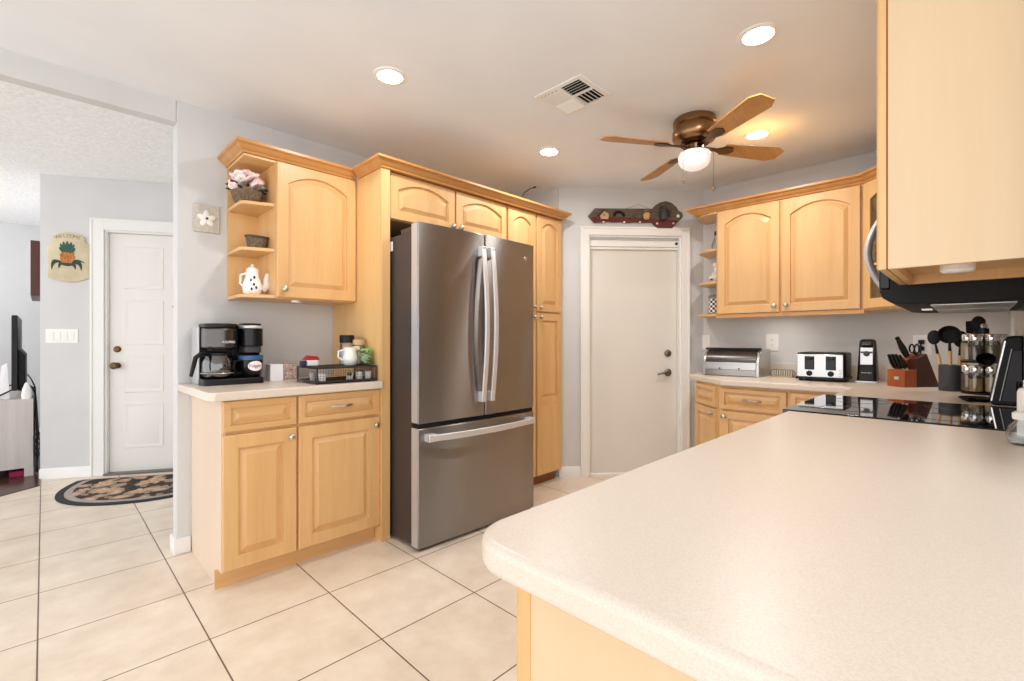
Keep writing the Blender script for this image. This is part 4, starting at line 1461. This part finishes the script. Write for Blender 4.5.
r = thing('mug', 'black mug with blue rim and oval red lettering under the coffee spout', 'mug', (0.797, 2.805, CA + 0.0325))
r.scale = (1.15, 1.15, 1.22)
MB().rings([[(q * math.cos(2 * PI * k / 32), q * math.sin(2 * PI * k / 32), z) for k in range(32)] for q, z in ((0.040, 0.0), (0.046, 0.006), (0.052, 0.05), (0.054, 0.095), (0.050, 0.095), (0.046, 0.02))]).build('cup', M['black_gloss'], r)
MB().rings([[(q * math.cos(2 * PI * k / 32), q * math.sin(2 * PI * k / 32), z) for k in range(32)] for q, z in ((0.0533, 0.077), (0.0546, 0.0955), (0.0495, 0.0955))], cap0=False, cap1=False).build('rim_band', M['blue'], r)
MB().tube([(-0.048, -0.018, 0.075), (-0.075, -0.03, 0.072), (-0.082, -0.034, 0.045), (-0.07, -0.028, 0.022), (-0.046, -0.018, 0.018)], 0.006, 8).build('handle', M['black'], r)
lb = MB()
lrings = []
for q in (1.0, 0.8, 0.6, 0.4, 0.2, 0.01):
    ring = []
    for k in range(28):
        t = 2 * PI * k / 28
        ph = math.radians(-82) + 0.62 * q * math.cos(t)
        ring.append((0.0542 * math.cos(ph), 0.0542 * math.sin(ph), 0.050 + 0.022 * q * math.sin(t)))
    lrings.append(ring)
lb.rings(lrings, cap0=False)
lo = lb.build('oval_label', M['paper'], r)
th = math.radians(-82)
fo_txt = text_part('lettering', 'Folgers', 0.020, FRONT, M['red'], lo)
for v in fo_txt.data.vertices:
    ph = th + v.co.x / 0.054
    rad = 0.0550 - v.co.y
    v.co = (rad * math.cos(ph), rad * math.sin(ph), 0.050 + v.co.z)

o = MB().box(0.905, 0.975, 2.83, 2.91, CA, CA + 0.094).build('small_box', M['paper'], None, bev=0.002)
tag(o, 'plain white small box on counter just right of the coffee maker', 'box')
o = MB().box(1.0, 1.075, 2.90, 2.98, CA, CA + 0.09).build('print_tin', M['print'], None, bev=0.006)
tag(o, 'small red and blue flower print tin between white box and pod drawer', 'tin')

r = thing('pod_drawer', 'black wire coffee pod drawer standing on the small counter', 'pod drawer', (0.998, 2.42, CA))
PW, PD = 0.345, 0.27
fr = MB()
for x in (0, PW - 0.008):
    for y in (0, PD - 0.008):
        fr.box(x, x + 0.008, y, y + 0.008, 0, 0.088)
for z in (0.008, 0.080):
    fr.box(0, PW, 0, 0.006, z, z + 0.008)
    fr.box(0, PW, PD - 0.006, PD, z, z + 0.008)
    fr.box(0, 0.006, 0, PD, z, z + 0.008)
    fr.box(PW - 0.006, PW, 0, PD, z, z + 0.008)
fr.build('frame', M['gunmetal'], r, bev=0.001)
MB().box(0.002, PW - 0.002, 0.002, PD - 0.002, 0.086, 0.0895).build('top_shelf', M['black_matte'], r)
MB().box(0.004, PW - 0.004, 0.004, PD - 0.004, 0.010, 0.013).build('bottom_tray', M['black_matte'], r)
mesh = MB()
for k in range(25):
    x = 0.008 + (PW - 0.016) * k / 24
    mesh.box(x - 0.0006, x + 0.0006, 0.001, 0.0022, 0.014, 0.082)
for k in range(6):
    z = 0.018 + 0.062 * k / 5
    mesh.box(0.006, PW - 0.006, 0.001, 0.0022, z - 0.0006, z + 0.0006)
for k in range(22):
    y = 0.008 + (PD - 0.016) * k / 21
    mesh.box(0.001, 0.0022, y - 0.0006, y + 0.0006, 0.014, 0.082)
for k in range(6):
    z = 0.018 + 0.062 * k / 5
    mesh.box(0.001, 0.0022, 0.006, PD - 0.006, z - 0.0006, z + 0.0006)
mesh.build('wire_mesh', M['gunmetal'], r, smooth=0)
MB().lathe([(0.009, 0.0), (0.007, -0.012), (0.011, -0.018), (0.0, -0.021)], (PW / 2, 0, 0.048), 'y', 12).build('knob', M['gunmetal'], r)
pod = None
for i, (x, y, lab) in enumerate(((0.045, 0.035, 'white coffee pod in the front left corner of the wire drawer'),
                                 (0.035, 0.13, 'white coffee pod behind the left side mesh of the wire drawer'),
                                 (0.195, 0.035, 'white coffee pod right of the middle at the wire drawer front'),
                                 (0.252, 0.035, 'white coffee pod second from the right at the drawer front'),
                                 (0.306, 0.035, 'white coffee pod in the front right corner of the wire drawer'))):
    if pod is None:
        pod = thing('coffee_pod', lab, 'coffee pod', (0.998 + x, 2.42 + y, CA + 0.013), 0, 'coffee pods in the wire drawer')
        MB().lathe([(0.016, 0.0), (0.017, 0.002), (0.0215, 0.043), (0.0, 0.043)], n=20).build('cup', M['white'], pod)
        MB().lathe([(0.0, 0.043), (0.0245, 0.043), (0.0245, 0.0445), (0.0, 0.0445)], n=20).build('foil_lid', M['silver_plastic'], pod)
    else:
        c = copy_tree(pod)
        c.location = (0.998 + x, 2.42 + y, CA + 0.013)
        c['label'] = lab
ZT = CA + 0.09

def glass_pot(root, prof, name='glass'):
    return MB().rings([[(q * math.cos(2 * PI * k / 28), q * math.sin(2 * PI * k / 28), z) for k in range(28)] for q, z in prof], cap1=False).build(name, M['glass'], root)


r = thing('sugar_jar', 'tall clear jar with black lid at the back of the pod drawer', 'jar', (1.262, 2.628, ZT))
glass_pot(r, ((0.036, 0.0), (0.041, 0.005), (0.041, 0.115), (0.036, 0.130)))
MB().lathe([(0.036, 0.004), (0.038, 0.08), (0.0, 0.082)], n=24).build('sugar', M['lemon'], r)
MB().lathe([(0.0, 0.127), (0.041, 0.127), (0.042, 0.131), (0.042, 0.168), (0.039, 0.172), (0.0, 0.172)], n=28).build('lid', M['black'], r)
r = thing('creamer', 'small white ceramic creamer pitcher on the pod drawer', 'creamer', (1.236, 2.535, ZT))
MB().lathe([(0.030, 0.0), (0.040, 0.012), (0.043, 0.040), (0.034, 0.075), (0.037, 0.100), (0.032, 0.100), (0.0, 0.075)], n=24).build('body', M['ceramic'], r)
MB().tube([(-0.035, 0.008, 0.085), (-0.062, 0.014, 0.08), (-0.064, 0.014, 0.045), (-0.04, 0.008, 0.028)], 0.006, 8).build('handle', M['ceramic'], r)
MB().prism([(0.02, -0.016), (0.058, -0.004), (0.02, 0.014)], 0.085, 0.106).build('spout', M['ceramic'], r, bev=0.003)
r = thing('plant_bowl', 'small glass bowl of bright green leaves on the pod drawer', 'plant', (1.302, 2.478, ZT))
glass_pot(r, ((0.022, 0.0), (0.033, 0.008), (0.037, 0.04), (0.031, 0.07)), 'bowl')
m = MB()
random.seed(11)
for k in range(44):
    a, q = random.uniform(0, 2 * PI), random.uniform(0, 0.029)
    z = random.uniform(0.014, 0.09)
    m.ball((q * math.cos(a), q * math.sin(a), z), 0.012, (1.2, 0.5, 0.7), 7, 5, Matrix.Rotation(a, 4, 'Z') @ Matrix.Rotation(random.uniform(-1, 1), 4, 'X'))
m.build('leaves', M['green'], r)
r = thing('honey_jar', 'glass jar with tan lid behind the green plant', 'jar', (1.308, 2.572, ZT))
MB().lathe([(0.030, 0.0), (0.034, 0.004), (0.034, 0.10), (0.030, 0.115), (0.0, 0.115)], n=24).build('glass', M['glass'], r)
MB().lathe([(0.0, 0.115), (0.035, 0.115), (0.035, 0.145), (0.0, 0.147)], n=24).build('lid', M['tan'], r)
r = thing('sugar_caddy', 'white caddy of sugar packets with red packets on top, at back of pod drawer', 'caddy', (1.055, 2.64, ZT))
MB().prism(rounded_rect(-0.03, 0.035, -0.025, 0.025, 0.008), 0, 0.03).build('holder', M['white'], r, bev=0.002)
pk = MB()
pk.prism([(-0.045, 0.032), (-0.02, 0.058), (0.03, 0.052), (0.045, 0.034), (0.03, 0.028)], -0.02, 0.02, 'xz')
pk.build('red_packets', M['red'], r, bev=0.003)
MB().box(-0.062, -0.032, -0.03, 0.0, 0.0, 0.028).build('blue_packets', M['navy'], r, bev=0.003)

o = MB().lathe([(0.026, 0.0), (0.026, -0.012), (0.0, -0.014)], (1.02, 2.76, 1.3695), 'z', 20).build('puck_light', M['white'])
tag(o, 'small white puck light under the arched door cabinet by the open shelves', 'light')

# ------------------------------------------------------------------ things on the right counter
r = thing('bread_box', 'silver roll top bread box at the counter end by the pantry door', 'bread box', (3.66, 1.52, CZ), -PI / 2)
BW = 0.405
prof = [(0.0, 0.0), (0.26, 0.0), (0.27, 0.02), (0.27, 0.19), (0.24, 0.205), (0.09, 0.205)]
for k in range(7):
    a = PI / 2 + PI / 2 * k / 6
    prof.append((0.10 + 0.10 * math.cos(a), 0.075 + 0.125 * math.sin(a)))
MB().prism(prof, 0.0, 0.018, 'yz').build('side_wall', M['steel_plain'], r, bev=0.002)
MB().prism(prof, BW - 0.018, BW, 'yz').build('side_wall', M['steel_plain'], r, bev=0.002)
inner = [(0.006, 0.006), (0.25, 0.006), (0.25, 0.19), (0.10, 0.19), (0.02, 0.12)]
MB().prism(inner, 0.018, BW - 0.018, 'yz').build('bin', M['black_matte'], r)
MB().box(0.018, BW - 0.018, -0.003, 0.006, 0.004, 0.05).build('lower_front', M['steel'], r, bev=0.002)
MB().box(0.018, BW - 0.018, -0.006, 0.004, 0.05, 0.105).build('flap', M['steel_plain'], r, bev=0.002)
roll = []
for k in range(9):
    a = PI - PI / 2 * k / 8
    roll.append((0.10 + 0.098 * math.cos(a), 0.100 + 0.105 * math.sin(a)))
roll += [(0.10, 0.198), (0.012, 0.105)]
MB().prism(roll, 0.018, BW - 0.018, 'yz').build('roll_lid', M['gunmetal'], r, bev=0.001)
MB().tube([(0.0, 0.06, 0.207), (BW, 0.06, 0.207)], 0.008, 10).build('top_rail', M['black'], r)
for x in (0.13, 0.27):
    MB().lathe([(0.006, -0.004), (0.006, -0.009), (0, -0.01)], (x, 0, 0.058), 'y', 10).build('catch', M['black'], r)

r = thing('napkin_rack', 'small beige slotted rack on counter between bread box and toaster', 'rack', (3.80, 1.08, CZ), -PI / 2)
MB().prism(rounded_rect(0, 0.15, 0, 0.06, 0.02), 0, 0.008).build('tray', M['tan'], r)
m = MB()
for k in range(9):
    m.box(0.012 + k * 0.015, 0.020 + k * 0.015, 0.008, 0.052, 0.008, 0.052)
m.build('slotted_body', M['plaque'], r, bev=0.001)
MB().tube([(0.004, 0.03, 0.006), (-0.008, 0.03, 0.03), (0.008, 0.03, 0.055), (0.142, 0.03, 0.055), (0.158, 0.03, 0.03), (0.146, 0.03, 0.006)], 0.003, 6).build('wire_frame', M['pewter'], r)

r = thing('toaster', 'silver and black four slice toaster on the right counter', 'toaster', (3.60, 0.872, CZ), -PI / 2)
MB().prism(rounded_rect(0.0, 0.285, 0.0, 0.26, 0.02), 0.012, 0.03).build('base', M['black'], r, bev=0.004)
for x in (0.03, 0.255):
    for y in (0.03, 0.23):
        MB().lathe([(0.012, 0.0), (0.012, 0.013)], (x, y, 0), 'z', 10).build('foot', M['black'], r)
MB().prism(rounded_rect(0.004, 0.281, 0.02, 0.256, 0.03), 0.03, 0.19).build('shell', M['black'], r, bev=0.012, seg=3)
MB().box(0.012, 0.272, 0.008, 0.022, 0.024, 0.178).build('front_plate', M['steel_plain'], r, bev=0.003)
for x in (0.085, 0.205):
    MB().box(x - 0.028, x + 0.028, 0.003, 0.012, 0.076, 0.166).build('lever_slot', M['black_gloss'], r, bev=0.004)
    MB().box(x - 0.018, x + 0.018, -0.015, 0.005, 0.142, 0.155).build('lever', M['black'], r, bev=0.003)
    dlb = MB().lathe([(0.019, 0.01), (0.019, 0.004), (0.0145, -0.012), (0.0, -0.014)], (x, 0, 0.052), 'y', 20).build('browning_dial', M['black'], r)
    MB().tube([(x + 0.0205 * math.cos(2 * PI * k / 24), 0.005, 0.052 + 0.0205 * math.sin(2 * PI * k / 24)) for k in range(24)], 0.002, 5, closed=True).build('dial_ring', M['chrome'], dlb)
for z in (0.04, 0.058, 0.076):
    MB().box(0.246, 0.262, 0.003, 0.009, z, z + 0.009).build('button', M['white'], r, bev=0.001)
for x in (0.05, 0.11, 0.175, 0.235):
    MB().box(x - 0.011, x + 0.011, 0.05, 0.235, 0.186, 0.1915).build('bread_slot', M['black_matte'], r)

r = thing('can_opener', 'tall black electric can opener between toaster and knife block', 'can opener', (3.68, 0.545, CZ), -PI / 2)
pf = [(0.0, 0.0), (0.14, 0.0), (0.13, 0.04), (0.115, 0.20), (0.10, 0.262), (0.08, 0.278), (0.045, 0.278), (0.03, 0.262), (0.012, 0.06)]
rings = []
for x, s in ((0.0, 1), (0.106, 1)):
    rings.append([(x + (0.012 * (z / 0.278) if x == 0 else -0.012 * (z / 0.278)), y, z) for y, z in pf])
MB().rings(rings).build('body', M['black'], r, bev=0.018, seg=4)
MB().box(-0.004, 0.11, -0.004, 0.142, 0.0, 0.012).build('base', M['silver_plastic'], r, bev=0.003)
T = Matrix.Translation((0.053, 0.0195, 0.175)) @ Matrix.Rotation(math.radians(-6), 4, 'X')
pl = MB().box(-0.033, 0.033, -0.006, 0.0, -0.06, 0.05, T).build('cutter_plate', M['steel_plain'], r, bev=0.002)
m = MB().lathe([(0.017, -0.005), (0.017, -0.012), (0.008, -0.016), (0.0, -0.016)], (0, 0, 0.01), 'y', 18, T)
m.box(-0.03, 0.03, -0.014, -0.006, 0.014, 0.024, T)
m.build('cutter_wheel', M['dark_grey'], pl)
MB().box(0.028, 0.078, 0.004, 0.04, 0.240, 0.248).build('lever', M['gunmetal'], r, bev=0.003)
text_part('lettering', 'Hamilton Beach', 0.0085, Matrix.Translation((0.053, 0.0068, 0.065)) @ Matrix.Rotation(math.radians(-8), 4, 'X') @ FRONT, M['paper'], r)

# knife block: low steak-knife box in front, slanted dark block behind
KA = math.atan2(-0.62, 0.78)
r = thing('knife_block', 'brown wooden knife block with low front box on the right counter', 'knife block', (3.49, 0.287, CZ), KA)
# local x runs back along the block, local y across it towards the wall
MB().box(-0.006, 0.074, -0.002, 0.108, 0.0, 0.10).build('front_box', M['cherry'], r, bev=0.003)
MB().prism([(0.075, 0.0), (0.225, 0.0), (0.14, 0.195), (0.075, 0.165)], 0.0, 0.045, 'xz').move(0, 0.0, 0).build('slanted_block', M['walnut'], r, bev=0.002)
MB().prism([(0.075, 0.0), (0.21, 0.0), (0.13, 0.19), (0.058, 0.155)], 0.046, 0.10, 'xz').build('inner_block', M['cherry'], r, bev=0.002)
MB().box(-0.0075, -0.006, 0.032, 0.06, 0.042, 0.060).build('plaque', M['silver_plastic'], r)
KR = Matrix.Translation((3.49, 0.287, CZ)) @ Matrix.Rotation(KA, 4, 'Z')
kn = [('black handled steak knife in the front box, nearest the camera', 0.030, 0.018, 0.1005, 0.085, 0.0105),
      ('black handled steak knife in the front box, second from the camera', 0.030, 0.040, 0.1005, 0.09, 0.0105),
      ('black handled steak knife in the front box, third from the camera', 0.030, 0.062, 0.1005, 0.09, 0.0105),
      ('black handled steak knife in the front box, farthest from the camera', 0.030, 0.084, 0.1005, 0.088, 0.0105),
      ('black handled bread knife in the top of the tall block', 0.085, 0.062, 0.166, 0.11, 0.0125),
      ('large black handled chef knife rising highest from the tall block', 0.105, 0.088, 0.176, 0.12, 0.013)]
for lab, x, y, z, L, q in kn:
    k = thing('kitchen_knife', lab, 'knife', KR @ Vector((x, y, z)), KA, 'knives in the knife block')
    d = Vector((-0.5, 0, 0.866))
    h = MB()
    rg = []
    for i in range(7):
        t = i / 6
        c = d * (0.012 + L * t)
        ww = q * (1.0 + 0.35 * math.sin(PI * t * 1.6)) * (1.15 if i == 6 else 1)
        s = Vector((0.866, 0, 0.5))
        rg.append([c + s * ww + Vector((0, q * 0.6, 0)), c + s * ww - Vector((0, q * 0.6, 0)), c - s * ww - Vector((0, q * 0.6, 0)), c - s * ww + Vector((0, q * 0.6, 0))])
    h.rings(rg).build('handle', M['black'], k, bev=0.002)
    h = MB()
    s = Vector((0.866, 0, 0.5))
    rg = []
    for t in (-0.03, 0.013):
        c = d * t
        rg.append([c + s * q * 0.9 + Vector((0, 0.001, 0)), c + s * q * 0.9 - Vector((0, 0.001, 0)), c - s * q * 0.9 - Vector((0, 0.001, 0)), c - s * q * 0.9 + Vector((0, 0.001, 0))])
    h.rings(rg).build('blade', M['chrome'], k)
k = thing('kitchen_scissors', 'black handled scissors in the top of the knife block', 'scissors', KR @ Vector((0.125, 0.055, 0.186)), KA)
for s in (-1, 1):
    m = MB()
    m.tube([Vector((0.004 * s - 0.005, s * 0.019 + 0.015 * math.cos(2 * PI * i / 18), 0.035 + 0.026 * math.sin(2 * PI * i / 18))) for i in range(18)], 0.0045, 8, closed=True)
    m.tube([(0.0, 0.002 * s, -0.02), (0.002 * s, 0.008 * s, 0.012)], 0.005, 8)
    m.build('grip', M['black'], k)

# utensil crock
CRX, CRY = 3.44, 0.095
r = thing('utensil_crock', 'dark grey cylindrical crock holding cooking utensils', 'crock', (CRX, CRY, CZ))
MB().lathe([(0.047, 0.0), (0.049, 0.004), (0.049, 0.138), (0.046, 0.14), (0.043, 0.136), (0.043, 0.012), (0.0, 0.012)], n=32).build('body', M['dark_grey'], r)


def utensil(label, name, dx, dy, lean, L, head, cat='utensil', base=(CRX, CRY, CZ + 0.02), wood=True):
    u = thing(name, label, cat, (base[0] + dx, base[1] + dy, base[2]), 0, 'cooking utensils in the crock')
    d = Vector((lean[0], lean[1], 1)).normalized()
    MB().tube([d * 0.0, d * (L * 0.62)], [0.007, 0.0085], 10).build('handle', M['beech'] if wood else M['black'], u)
    MB().tube([d * (L * 0.62), d * (L * 0.80)], [0.007, 0.005], 8).build('neck', M['black'], u)
    # head plane faces the camera side (-x)
    c = d * (L * 0.80)
    X = Vector((0, 1, 0))
    m = MB()
    if head == 'spoon':
        m.ball(c + d * 0.04, 0.04, (0.25, 0.72, 1.0), 14, 10)
    elif head == 'ladle':
        m.lathe([(0.0, -0.03), (0.03, -0.022), (0.046, 0.0), (0.048, 0.008), (0.045, 0.008), (0.028, -0.016), (0.0, -0.022)], (0, 0, 0), 'z', 20, Matrix.Translation(c + d * 0.03) @ Matrix.Rotation(math.radians(-82), 4, 'Y'))
    elif head == 'slotted':
        p = []
        for k in range(20):
            t = 2 * PI * k / 20
            p.append((0.03 * math.cos(t), 0.045 * math.sin(t)))
        m.prism(p, -0.003, 0.003, 'yz').move(*(c + d * 0.04))
        for k in (-1, 0, 1):
            m.box(c.x - 0.0045, c.x + 0.0045, c.y + k * 0.014 - 0.003, c.y + k * 0.014 + 0.003, c.z + 0.015, c.z + 0.065)
    else:
        m.prism([(-0.022, 0), (-0.042, 0.02), (-0.038, 0.085), (0.038, 0.075), (0.036, 0.012)], -0.002, 0.002, 'yz').move(*(c + d * 0.0))
    m.build('head', M['black_matte'], u)


utensil('black spoon with beech handle leaning left in the grey crock', 'serving_spoon', 0.0, 0.022, (0.08, 0.17), 0.29, 'spoon')
utensil('large black ladle with beech handle at front of the grey crock', 'ladle', -0.022, -0.004, (-0.10, 0.03), 0.315, 'ladle')
utensil('slotted black spoon with beech handle leaning right in the grey crock', 'slotted_spoon', 0.004, -0.030, (0.14, -0.03), 0.275, 'slotted')
utensil('tall black spoon leaning over the spice jars from the grey crock', 'cooking_spoon', 0.005, -0.024, (0.0, -0.24), 0.385, 'spoon')
utensil('flat black turner leaning over the spice jars from the grey crock', 'turner', 0.024, 0.0, (0.22, -0.34), 0.375, 'turner')

# revolving spice rack with jars on two tiers
SRX, SRY = 3.35, -0.030
r = thing('spice_rack', 'black revolving spice rack crowded beside the utensil crock', 'spice rack', (SRX, SRY, CZ))
MB().lathe([(0.085, 0.0), (0.087, 0.004), (0.087, 0.010), (0.0, 0.012)], n=36).build('base', M['black'], r)
MB().lathe([(0.02, 0.01), (0.02, 0.33), (0.0, 0.332)], n=14).build('post', M['black'], r)
for z in (0.157,):
    MB().lathe([(0.0, z), (0.085, z), (0.087, z + 0.004), (0.087, z + 0.010), (0.0, z + 0.012)], n=36).build('tier_plate', M['black'], r)
MB().lathe([(0.0, 0.33), (0.012, 0.335), (0.014, 0.345), (0.008, 0.355), (0.0, 0.356)], n=14).build('top_knob', M['chrome'], r)
fills = ['spice1', 'spice4', 'spice2', 'spice3', 'spice1', 'spice2']
names = {0: 'facing the camera nearest the crock', 1: 'facing the camera, second from the crock', 2: 'nearest the slanted appliance', 3: 'at the back behind the appliance', 4: 'at the back near the wall', 5: 'right beside the utensil crock'}
for tier, z in enumerate((0.0125, 0.171)):
    for k in range(6):
        a = math.radians(150 + 60 * k)
        x, y = SRX + 0.0575 * math.cos(a), SRY + 0.0575 * math.sin(a)
        lab = 'chrome lidded spice jar on the %s tier, %s' % (('lower', 'upper')[tier], names[k])
        j = thing('spice_jar', lab, 'spice jar', (x, y, CZ + z), a, 'spice jars on the revolving rack')
        MB().rings([[(q * math.cos(2 * PI * i / 20), q * math.sin(2 * PI * i / 20), h) for i in range(20)] for q, h in ((0.024, 0.0), (0.0275, 0.003), (0.0275, 0.085), (0.024, 0.098))], cap1=False).build('glass', M['glass'], j)
        MB().lathe([(0.0, 0.003), (0.0268, 0.004), (0.0268, 0.066 + 0.018 * ((k * 7 + tier * 3) % 3) / 2), (0.0, 0.068 + 0.018 * ((k * 7 + tier * 3) % 3) / 2)], n=18).build('spice', M[fills[(k + tier * 2) % 6]], j)
        MB().lathe([(0.0, 0.097), (0.0265, 0.097), (0.0275, 0.100), (0.0275, 0.128), (0.025, 0.132), (0.0, 0.132)], n=20).build('lid', M['chrome'], j)

# measuring scoop hanging from the rack, spoon rest, slanted appliance, towel roll, shaker
r = thing('measuring_scoop', 'round black scoop hung at the front of the spice rack', 'scoop', (3.16, -0.035, CZ + 0.175))
MB().lathe([(0.0, -0.03), (0.022, -0.026), (0.034, 0.0), (0.035, 0.014), (0.031, 0.014), (0.02, -0.018), (0.0, -0.022)], (0, 0, 0), 'z', 20, Matrix.Rotation(math.radians(-55), 4, 'Y')).build('bowl', M['black_gloss'], r)
MB().tube([(0.02, 0.005, 0.02), (0.07, 0.012, 0.012), (0.108, 0.0, 0.002)], [0.006, 0.005, 0.005], 8).build('handle', M['black'], r)

r = thing('spoon_rest', 'flat black oval spoon rest on counter beside the cooktop', 'spoon rest', (2.96, 0.0, CZ))
m = MB()
R = []
for q, z in ((0.75, 0.0), (1.0, 0.012), (0.96, 0.014), (0.70, 0.005)):
    R.append([(0.085 * q * math.cos(2 * PI * k / 32), 0.058 * q * math.sin(2 * PI * k / 32), z) for k in range(32)])
m.rings(R)
m.build('dish', M['black_matte'], r)
MB().tube([(-0.07, 0.01, 0.010), (-0.11, 0.03, 0.012)], [0.012, 0.008], 8).build('tail', M['black_matte'], r)

r = thing('slanted_appliance', 'tall slanted black appliance with silver edges at the right picture edge', 'appliance', (2.80, WC + 0.019, CZ))
pf = [(0.0, 0.0), (0.07, 0.0), (0.079, 0.012), (0.038, 0.272), (0.024, 0.288), (-0.017, 0.29), (-0.017, 0.105), (0.0, 0.10)]
MB().prism(pf, 0.0, 0.16, 'yz').build('housing', M['black'], r, bev=0.008, seg=3)
MB().tube([(0.002, 0.074, 0.018), (0.002, 0.034, 0.268)], 0.0035, 6).build('silver_edge', M['chrome'], r)
MB().tube([(-0.001, 0.050, 0.02), (-0.001, 0.016, 0.235)], 0.0015, 6).build('silver_edge', M['silver_plastic'], r)
MB().prism([(0.004, 0.02), (0.044, 0.02), (0.012, 0.228), (-0.012, 0.228), (-0.012, 0.105), (0.004, 0.10)], -0.0015, 0.001, 'yz').build('side_inset', M['dark_grey'], r)

r = thing('bottle', 'tall white plastic bottle behind the round glass jar by the cooktop', 'bottle', (1.95, -0.110, CZ))
MB().lathe([(0.0, 0.0), (0.026, 0.0), (0.027, 0.004), (0.027, 0.125), (0.022, 0.135), (0.013, 0.138), (0.0, 0.138)], n=28).build('body', M['white'], r)
MB().lathe([(0.0, 0.138), (0.015, 0.138), (0.015, 0.158), (0.0, 0.16)], n=20).build('cap', M['white'], r)
r = thing('glass_shaker', 'small round glass jar with white stopper on the peninsula counter', 'shaker', (1.785, -0.085, CZ))
MB().rings([[(q * math.cos(2 * PI * k / 28), q * math.sin(2 * PI * k / 28), z) for k in range(28)] for q, z in ((0.016, 0.0), (0.026, 0.006), (0.030, 0.026), (0.024, 0.048), (0.014, 0.060), (0.014, 0.068))], cap1=False).build('glass', M['glass'], r)
MB().lathe([(0.0, 0.066), (0.017, 0.066), (0.018, 0.072), (0.018, 0.082), (0.012, 0.086), (0.0, 0.086)], n=20).build('stopper', M['white'], r)
MB().lathe([(0.0, 0.004), (0.022, 0.006), (0.026, 0.018), (0.0, 0.018)], n=20).build('salt', M['lemon'], r)

# ------------------------------------------------------------------ things on the corner shelves above the bread box
r = thing('glass_bottle', 'small clear glass ornament on the top corner shelf', 'ornament', (3.80, 1.475, UZ + 0.523))
MB().rings([[(q * math.cos(2 * PI * k / 20), q * math.sin(2 * PI * k / 20), z) for k in range(20)] for q, z in ((0.02, 0.0), (0.03, 0.01), (0.034, 0.05), (0.02, 0.09), (0.010, 0.105), (0.012, 0.13))], cap1=False).build('glass', M['glass'], r)
MB().lathe([(0.0, 0.13), (0.012, 0.13), (0.012, 0.16), (0.0, 0.165)], n=14).build('stopper', M['walnut'], r)
r = thing('figurine', 'cream carved figurine on the middle corner shelf', 'figurine', (3.80, 1.475, UZ + 0.27))
MB().lathe([(0.034, 0.0), (0.038, 0.006), (0.036, 0.018), (0.0, 0.02)], n=20).build('base', M['cream'], r)
m = MB()
m.ball((0, 0.004, 0.055), 0.036, (0.9, 0.9, 1.15))
m.ball((0.0, -0.008, 0.11), 0.028, (0.9, 0.9, 1.2))
m.ball((0.0, 0.004, 0.15), 0.019)
m.ball((-0.01, 0.03, 0.045), 0.02, (1, 1, 0.8))
m.build('body', M['ceramic'], r)
MB().ball((-0.012, 0.026, 0.03), 0.012, (1.3, 1.3, 0.6)).build('leaf_detail', M['dark_green'], r)
r = thing('canister', 'black and white checked canister on the bottom corner shelf', 'canister', (3.80, 1.485, UZ + 0.018))
MB().lathe([(0.046, 0.0), (0.048, 0.004), (0.048, 0.014), (0.0, 0.014)], n=28).build('base', M['grey'], r)
MB().lathe([(0.0, 0.014), (0.047, 0.014), (0.047, 0.13), (0.0, 0.13)], n=28).build('body', M['check'], r)
MB().lathe([(0.0, 0.13), (0.048, 0.13), (0.049, 0.134), (0.049, 0.148), (0.04, 0.156), (0.012, 0.160), (0.0, 0.160)], n=28).build('lid', M['grey'], r)
